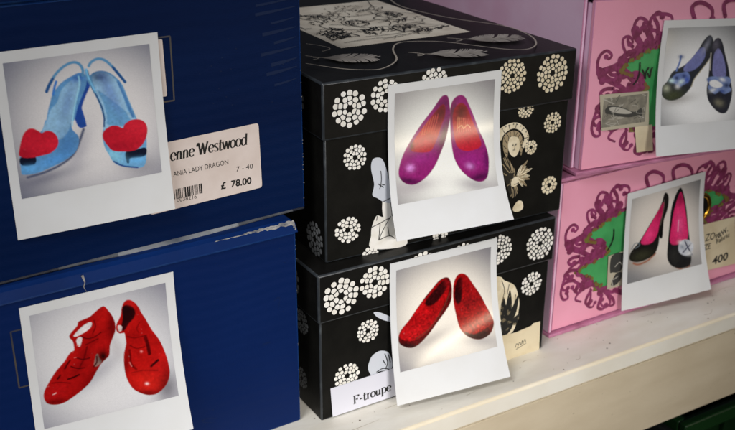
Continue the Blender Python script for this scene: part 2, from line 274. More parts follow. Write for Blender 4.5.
# ------------------------------------------------------------------ traced print data (metres on each panel)
PR = {
 'KU_lid': [(0.0191, 0.10523, 0.01214, 0), (0.04566, 0.11011, 0.01091, 0), (0.08236, 0.11401, 0.01046, 0), (0.14535, 0.1109, 0.01165, 1), (0.18061, 0.10832, 0.01302, 1)],
 'KU_body': [(0.02375, 0.07145, 0.00849, 2), (0.01832, 0.02106, 0.00926, 2), (0.1603, 0.08483, 0.00664, 2), (0.18536, 0.07117, 0.00761, 2), (0.16728, 0.0552, 0.00537, 3), (0.18653, 0.02262, 0.007, 3), (0.09167, 0.00122, 0.00622, 3), (0.03516, -0.00183, 0.00677, 3)],
 'KL_lid': [(0.01717, 0.09423, 0.01311, 0), (0.04358, 0.09826, 0.01165, 0), (0.08249, 0.10004, 0.01118, 0), (0.14882, 0.09761, 0.0113, 1), (0.18727, 0.09359, 0.01271, 1), (0.11577, 0.09904, 0.01105, 1)],
 'KL_body': [(0.03907, 0.06099, 0.00863, 2), (0.0222, 0.03033, 0.00962, 2), (0.18326, 0.0606, 0.00947, 2)],
 'gown': {'sleeve': [(0.03658, 0.06735), (0.04021, 0.06863), (0.04435, 0.06646), (0.04766, 0.05802), (0.05087, 0.04338), (0.0517, 0.03445), (0.0451, 0.03637), (0.04041, 0.03989), (0.0367, 0.04276), (0.03804, 0.05007), (0.0357, 0.06116)], 'skirt': [(0.04004, 0.02701), (0.04521, 0.02509), (0.05228, 0.02658), (0.05967, 0.01271), (0.06475, 0.00134), (0.05264, 5e-05), (0.03548, 0.00424), (0.03591, 0.01316), (0.03635, 0.01933)], 'torso': [(0.04507, 0.03901), (0.05332, 0.03635), (0.05469, 0.02387), (0.04569, 0.02411)], 'lines': [[(0.04304, 0.05882), (0.04355, 0.05338), (0.04313, 0.04806)], [(0.04313, 0.04806), (0.0408, 0.05)], [(0.04313, 0.04806), (0.04222, 0.04607)], [(0.04359, 0.04798), (0.04546, 0.04656)], [(0.04382, 0.04902), (0.04638, 0.04812)], [(0.03635, 0.01933), (0.04289, 0.02111), (0.05113, 0.02391)], [(0.05112, 0.02458), (0.0453, 0.01569), (0.04181, 0.00853)], [(0.04181, 0.00853), (0.05011, 0.01017), (0.05495, 0.00688)], [(0.0451, 0.03637), (0.05094, 0.0379)], [(0.04051, 0.0267), (0.04006, 0.02346)], [(0.05099, 0.03459), (0.05231, 0.02434)], [(0.04289, 0.02111), (0.04181, 0.00853)], [(0.05011, 0.01017), (0.04884, 0.01721)]]},
 'bonnet': {'brim': [(0.13507, 0.06966), (0.13975, 0.07406), (0.1466, 0.07628), (0.1537, 0.07574), (0.16013, 0.0715), (0.16413, 0.06516), (0.16379, 0.05909), (0.16033, 0.05578), (0.15912, 0.05808), (0.16059, 0.0631), (0.1573, 0.06847), (0.15197, 0.0717), (0.14694, 0.07143), (0.14212, 0.06857), (0.13978, 0.06463)], 'face': [(0.14739, 0.06516), (0.15138, 0.06592), (0.15563, 0.06352), (0.15697, 0.05667), (0.15564, 0.0525), (0.15293, 0.0503), (0.14928, 0.05267), (0.14665, 0.05834)], 'hair': [(0.14224, 0.06683), (0.14704, 0.07004), (0.15272, 0.06986), (0.15747, 0.06619), (0.15968, 0.05887), (0.1587, 0.05023), (0.1569, 0.05756), (0.15522, 0.06359), (0.15139, 0.06575), (0.14741, 0.06481), (0.14677, 0.05658), (0.14638, 0.05052), (0.14268, 0.05724)], 'dress': [(0.1431, 0.05107), (0.14768, 0.04942), (0.15089, 0.04446), (0.15365, 0.04044), (0.15443, 0.03547), (0.15973, 0.03669), (0.15817, 0.02977), (0.15409, 0.0287), (0.15753, 0.02445), (0.15639, 0.02011), (0.1516, 0.0201), (0.14409, 0.03944)], 'plume': [[(0.15559, 0.03652), (0.15847, 0.0396), (0.16236, 0.04304), (0.16705, 0.04438), (0.16356, 0.04105), (0.16008, 0.03753)], [(0.15611, 0.03518), (0.16079, 0.03651), (0.16591, 0.03777), (0.17189, 0.03673), (0.16718, 0.03502), (0.161, 0.03377)], [(0.15582, 0.03343), (0.16114, 0.03194), (0.16752, 0.0308), (0.17093, 0.02783), (0.16564, 0.02806), (0.1592, 0.02994)], [(0.15515, 0.03121), (0.15937, 0.02774), (0.16384, 0.0242), (0.16684, 0.0209), (0.1618, 0.0233), (0.15732, 0.02721)]], 'base': [(0.15438, 0.01042), (0.15822, 0.01519), (0.16252, 0.014), (0.16357, 0.00863), (0.15992, 0.00657), (0.15565, 0.00741)], 'lines': [[(0.14769, 0.06078), (0.15012, 0.06092)], [(0.15219, 0.06041), (0.15471, 0.05949)], [(0.15139, 0.06019), (0.15206, 0.05659), (0.1513, 0.05584)], [(0.15058, 0.05456), (0.15347, 0.05408)], [(0.1435, 0.06887), (0.14129, 0.07195)], [(0.14733, 0.07172), (0.14586, 0.07536)], [(0.15215, 0.07202), (0.15271, 0.07537)], [(0.15727, 0.06882), (0.15951, 0.0716)], [(0.16059, 0.0631), (0.16385, 0.06346)], [(0.15047, 0.05036), (0.15131, 0.04439)], [(0.14768, 0.04942), (0.15009, 0.03838)], [(0.15401, 0.03555), (0.15082, 0.03109), (0.15252, 0.02175)], [(0.15817, 0.02977), (0.15409, 0.0287)]]},
 'pointer': [(0.04348, 0.07413), (0.04797, 0.07327), (0.0571, 0.06712), (0.05944, 0.06317), (0.05562, 0.06387), (0.04725, 0.06911)],
 'head': {'skull': [(0.04366, 0.04098), (0.04936, 0.04228), (0.05593, 0.03881), (0.05915, 0.02985), (0.05766, 0.02457), (0.04758, 0.02579), (0.04377, 0.02202), (0.03916, 0.03031), (0.04065, 0.03739)], 'lines': [[(0.05284, 0.03898), (0.05525, 0.03105), (0.05337, 0.0259)], [(0.05595, 0.03729), (0.05759, 0.03033)], [(0.04604, 0.02589), (0.05142, 0.02727), (0.05688, 0.02481)], [(0.04299, 0.02456), (0.04762, 0.0208)], [(0.05135, 0.03414), (0.05372, 0.02961)]]},
 'bouquet': {'shirt': [(0.14416, 0.07344), (0.15267, 0.07436), (0.15685, 0.07024), (0.16649, 0.06392), (0.17132, 0.05287), (0.17257, 0.04261), (0.16816, 0.02369), (0.15374, 0.02579), (0.14368, 0.04649)], 'collar': [[(0.1542, 0.07091), (0.1574, 0.06236), (0.15617, 0.05489)], [(0.16151, 0.06597), (0.16035, 0.0577)], [(0.16845, 0.05559), (0.16785, 0.04587)]], 'leaves': [[(0.15832, 0.03652), (0.16002, 0.04994), (0.16275, 0.06098), (0.16558, 0.04648), (0.16375, 0.03502)], [(0.16103, 0.03577), (0.16648, 0.04623), (0.17117, 0.05488), (0.17043, 0.04119), (0.16572, 0.03246)], [(0.15562, 0.03727), (0.1548, 0.04937), (0.15692, 0.05664), (0.16031, 0.04591), (0.16012, 0.03602)], [(0.16389, 0.03297), (0.17074, 0.0371), (0.17426, 0.03814), (0.17045, 0.02912)], [(0.15374, 0.02579), (0.1557, 0.03605), (0.16366, 0.03624), (0.1677, 0.02989), (0.16281, 0.02319)]]},
 'lab_ft': [(0.01015, 0.02113), (0.06847, 0.01899), (0.06896, -0.00662), (0.01089, -0.00237)],
 'ft_txt': [(0.02686, 0.00575), (0.05844, 0.00706)],
 'lab_sig': [(0.1539, 0.02358), (0.17128, 0.02252), (0.18586, 0.0241), (0.18769, 0.02578), (0.19467, 0.0256), (0.19578, -0.00048), (0.15738, 0.00014)],
 'sig': [[(0.17145, 0.00885), (0.17213, 0.01195), (0.17405, 0.01056), (0.17335, 0.00788), (0.17526, 0.01268), (0.17686, 0.00974), (0.17793, 0.01355), (0.17867, 0.01003), (0.18021, 0.01372), (0.18136, 0.0109)], [(0.17205, 0.00702), (0.1819, 0.00992)]],
 'lidtop': {'panel': [(0.05476, 0.07827), (0.16427, 0.07981), (0.16378, 0.20976), (0.04648, 0.12619)], 'line': [(0.01002, 0.04414), (0.02324, 0.02232), (0.03625, 0.01105), (0.04834, 0.00892), (0.06733, 0.02421), (0.08091, 0.05241), (0.09522, 0.0672), (0.1146, 0.06186), (0.12914, 0.04807), (0.14912, 0.01638), (0.16423, 0.00833), (0.18063, 0.02064), (0.19255, 0.04579), (0.19437, 0.07908), (0.17853, 0.11265), (0.16864, 0.14443), (0.164, 0.1846), (0.17368, 0.22014)], 'feathers': [[(0.02712, 0.05504), (0.05808, 0.03852), (0.0512, 0.06324), (0.03441, 0.03112)], [(0.0949, 0.03008), (0.13065, 0.01592), (0.12153, 0.03583), (0.10452, 0.00747)], [(0.1425, 0.05459), (0.17977, 0.04209), (0.17001, 0.06236), (0.15065, 0.03239)]], 'curl': [(0.0346, 0.09597), (0.04068, 0.08577), (0.04286, 0.07438), (0.03404, 0.06908)]},
 'curls': [([(0.01227, 0.07816), (0.01082, 0.08625), (0.01328, 0.09214), (0.01831, 0.09412), (0.02273, 0.09058), (0.02053, 0.08796), (0.01784, 0.08985)], 0.0024), ([(0.01414, 0.07512), (0.02067, 0.0723), (0.02898, 0.06825), (0.03936, 0.06128), (0.0367, 0.05655), (0.02981, 0.06088)], 0.00426), ([(0.01531, 0.07876), (0.02446, 0.08059), (0.03045, 0.08316), (0.036, 0.08975), (0.04844, 0.09228), (0.0562, 0.09455), (0.06516, 0.10052)], 0.00533), ([(0.036, 0.08975), (0.032, 0.09709), (0.03203, 0.10222), (0.03696, 0.10299), (0.04065, 0.09861), (0.03765, 0.09718)], 0.00213), ([(0.0514, 0.09426), (0.04384, 0.10362), (0.04044, 0.11073), (0.04391, 0.1159), (0.05052, 0.11382), (0.05207, 0.10915), (0.04802, 0.10843)], 0.00266), ([(0.05901, 0.09788), (0.05431, 0.10921), (0.05657, 0.11647), (0.06449, 0.11748), (0.07292, 0.11533), (0.07461, 0.11034), (0.0694, 0.11007)], 0.00266), ([(0.04989, 0.10624), (0.05962, 0.10556), (0.06684, 0.10018)], 0.00266), ([(0.02981, 0.06088), (0.02066, 0.05775), (0.01558, 0.05233), (0.01257, 0.04504), (0.01097, 0.03601), (0.01413, 0.02974), (0.01887, 0.02986), (0.01736, 0.03516)], 0.00266), ([(0.01558, 0.05233), (0.02199, 0.04536), (0.029, 0.03952), (0.02648, 0.03334), (0.02274, 0.0384)], 0.0024), ([(0.029, 0.03952), (0.03595, 0.03501), (0.04568, 0.03527), (0.05282, 0.03069)], 0.00373), ([(0.03611, 0.0336), (0.02994, 0.03108), (0.02724, 0.02628), (0.03345, 0.0227)], 0.00213), ([(0.04282, 0.03187), (0.04383, 0.02329), (0.04128, 0.01699), (0.04655, 0.01418), (0.04945, 0.01761)], 0.00213), ([(0.0547, 0.02881), (0.06233, 0.02124), (0.06675, 0.01301), (0.06208, 0.01), (0.0565, 0.01433), (0.05768, 0.01824)], 0.00213), ([(0.04924, 0.03299), (0.06004, 0.02604), (0.06892, 0.02234), (0.07379, 0.0239)], 0.0032), ([(0.03061, 0.08182), (0.04103, 0.0742), (0.05132, 0.06919), (0.05538, 0.06288), (0.0475, 0.06069), (0.04218, 0.06462)], 0.00426), ([(0.02781, 0.07016), (0.02018, 0.07385), (0.0136, 0.08081), (0.01191, 0.07848), (0.0165, 0.07169)], 0.00361), ([(0.03151, 0.07536), (0.02491, 0.0755), (0.02234, 0.078), (0.0268, 0.07917), (0.0303, 0.07728)], 0.0025), ([(0.02708, 0.0648), (0.02045, 0.06526), (0.01612, 0.06298), (0.01843, 0.05966), (0.02229, 0.06039)], 0.00278), ([(0.02504, 0.05331), (0.01836, 0.05411), (0.0134, 0.05144), (0.01645, 0.04732), (0.02094, 0.04844)], 0.00278), ([(0.02403, 0.04428), (0.01736, 0.04484), (0.01171, 0.04234), (0.01414, 0.03776), (0.01797, 0.03904)], 0.0025), ([(0.03129, 0.03905), (0.02741, 0.03776), (0.02648, 0.03401), (0.03013, 0.03134), (0.03188, 0.03376)], 0.0025), ([(0.04348, 0.03019), (0.04023, 0.02583), (0.03881, 0.0204), (0.04262, 0.01705), (0.04432, 0.0201)], 0.00278), ([(0.05648, 0.02245), (0.05435, 0.01715), (0.05362, 0.01175), (0.05884, 0.00916), (0.06201, 0.01186)], 0.00306), ([(0.06359, 0.02147), (0.06925, 0.01586), (0.07137, 0.01055), (0.0672, 0.00988)], 0.00278), ([(0.04077, 0.09514), (0.03631, 0.09933), (0.03656, 0.10277), (0.04011, 0.10068)], 0.0025), ([(0.04727, 0.09647), (0.04153, 0.10254), (0.03918, 0.10838), (0.04303, 0.1092), (0.04548, 0.10549)], 0.00278), ([(0.05535, 0.09885), (0.05135, 0.10644), (0.04867, 0.11181), (0.05332, 0.11195), (0.05512, 0.10836)], 0.00278), ([(0.06279, 0.10139), (0.06175, 0.10919), (0.05749, 0.11595), (0.06111, 0.11898), (0.06495, 0.11556)], 0.00306), ([(0.05393, 0.07023), (0.04861, 0.07478), (0.04322, 0.0749), (0.04571, 0.071), (0.04911, 0.07078)], 0.0025), ([(0.0408, 0.06713), (0.04474, 0.0623), (0.05088, 0.06198), (0.04835, 0.06593)], 0.0025), ([(0.03502, 0.05929), (0.04023, 0.06056), (0.04523, 0.05825), (0.04286, 0.05544)], 0.0025)],
 'tops': [[(0.09517, 0.11157), (0.09167, 0.12), (0.09669, 0.12335), (0.10357, 0.12207), (0.11109, 0.1172), (0.11226, 0.11)], [(0.12464, 0.11114), (0.12193, 0.1204), (0.12945, 0.12337), (0.13918, 0.12073), (0.14501, 0.11436), (0.14357, 0.10931)]],
 'green': [(0.08404, 0.09531), (0.06757, 0.09478), (0.06307, 0.09179), (0.05191, 0.09023), (0.0445, 0.08528), (0.03974, 0.08502), (0.03401, 0.07975), (0.03107, 0.07778), (0.03939, 0.07458), (0.05115, 0.07056), (0.05876, 0.06209), (0.05271, 0.05811), (0.04001, 0.05575), (0.02746, 0.05342), (0.03121, 0.04846), (0.04148, 0.04319), (0.04907, 0.03441), (0.0595, 0.03037), (0.09477, 0.02136)],
 'hand': [[(0.06158, 0.08074), (0.06204, 0.07477), (0.0605, 0.06896), (0.05723, 0.0638)]],
 'handU': [[(0.04879, 0.08227), (0.04909, 0.07555), (0.048, 0.07018), (0.0449, 0.0665)], [(0.05191, 0.07676), (0.05391, 0.07306), (0.05523, 0.06992), (0.05522, 0.07443), (0.05718, 0.07772)], [(0.05716, 0.07348), (0.05938, 0.07049), (0.05983, 0.07596), (0.06084, 0.07735)]],
 'eyelet': [(0.1653, 0.07919), (0.16277, 0.09254)],
 'lab_pl': [(0.16063, 0.06115), (0.20681, 0.06162), (0.21836, 0.01302), (0.16857, 0.01819)],
 'txt_pl': {'ZO': [(0.17221, 0.04533), (0.18415, 0.04503)], 'PW': [(0.18632, 0.04357), (0.20046, 0.04908)], 'Fabric': [(0.18778, 0.03938), (0.20362, 0.04306)], 'ZE': [(0.17196, 0.03677), (0.18074, 0.03666)], 'n400': [(0.186, 0.01934), (0.20578, 0.02002)]},
 'stk_pu': [(0.01468, 0.06182), (0.05956, 0.05994), (0.06336, 0.0322), (0.01919, 0.03338)],
 'lab_pu': [(0.05261, 0.03513), (0.06642, 0.03743), (0.0701, 0.011), (0.05524, 0.01138)],
 'stk_pl': [(0.05801, 0.05837), (0.07604, 0.05909), (0.08049, 0.02683), (0.06032, 0.02734)],
 'lab_bu': [(-0.10324, 0.06235), (-0.03265, 0.06387), (-0.03138, 0.0225), (-0.10698, 0.01963)],
 'txt_bu': {'W': [(-0.09154, 0.05111), (-0.04047, 0.05176)], 'A': [(-0.09054, 0.0411), (-0.0541, 0.04178)], 'S': [(-0.04893, 0.03582), (-0.03741, 0.03562)], 'P': [(-0.06005, 0.0266), (-0.03894, 0.02581)], 'N': [(-0.08957, 0.02463), (-0.07658, 0.02429)], 'BC0': [(-0.08989, 0.03306), (-0.07218, 0.03309)], 'BC1': [(-0.08953, 0.02682), (-0.07193, 0.02692)]},
 'strip_bu': [(-0.09786, 0.12387), (-0.09185, 0.12424), (-0.09098, 0.09054), (-0.10085, 0.08977)],
 'frame_bu': [(-0.09242, 0.1246), (-0.0858, 0.12434), (-0.08629, 0.08711), (-0.09376, 0.08684)],
 'frame_bl': [(-0.18175, 0.12495), (-0.18211, 0.0885), (-0.17895, 0.12538)],
 'crack': [(-0.13876, 0.14969), (-0.1381, 0.14506), (-0.13901, 0.14211), (-0.13765, 0.13852)],
 'bl_line': [(-0.18487, 0.14592), (-0.00057, 0.14411), (-0.00253, 0.15154)],
 'wedge': [(-5e-05, 0.00073), (-0.05515, -0.00081), (-0.10887, -0.00206), (-0.16377, -0.00225), (-0.19733, -0.00099)]}
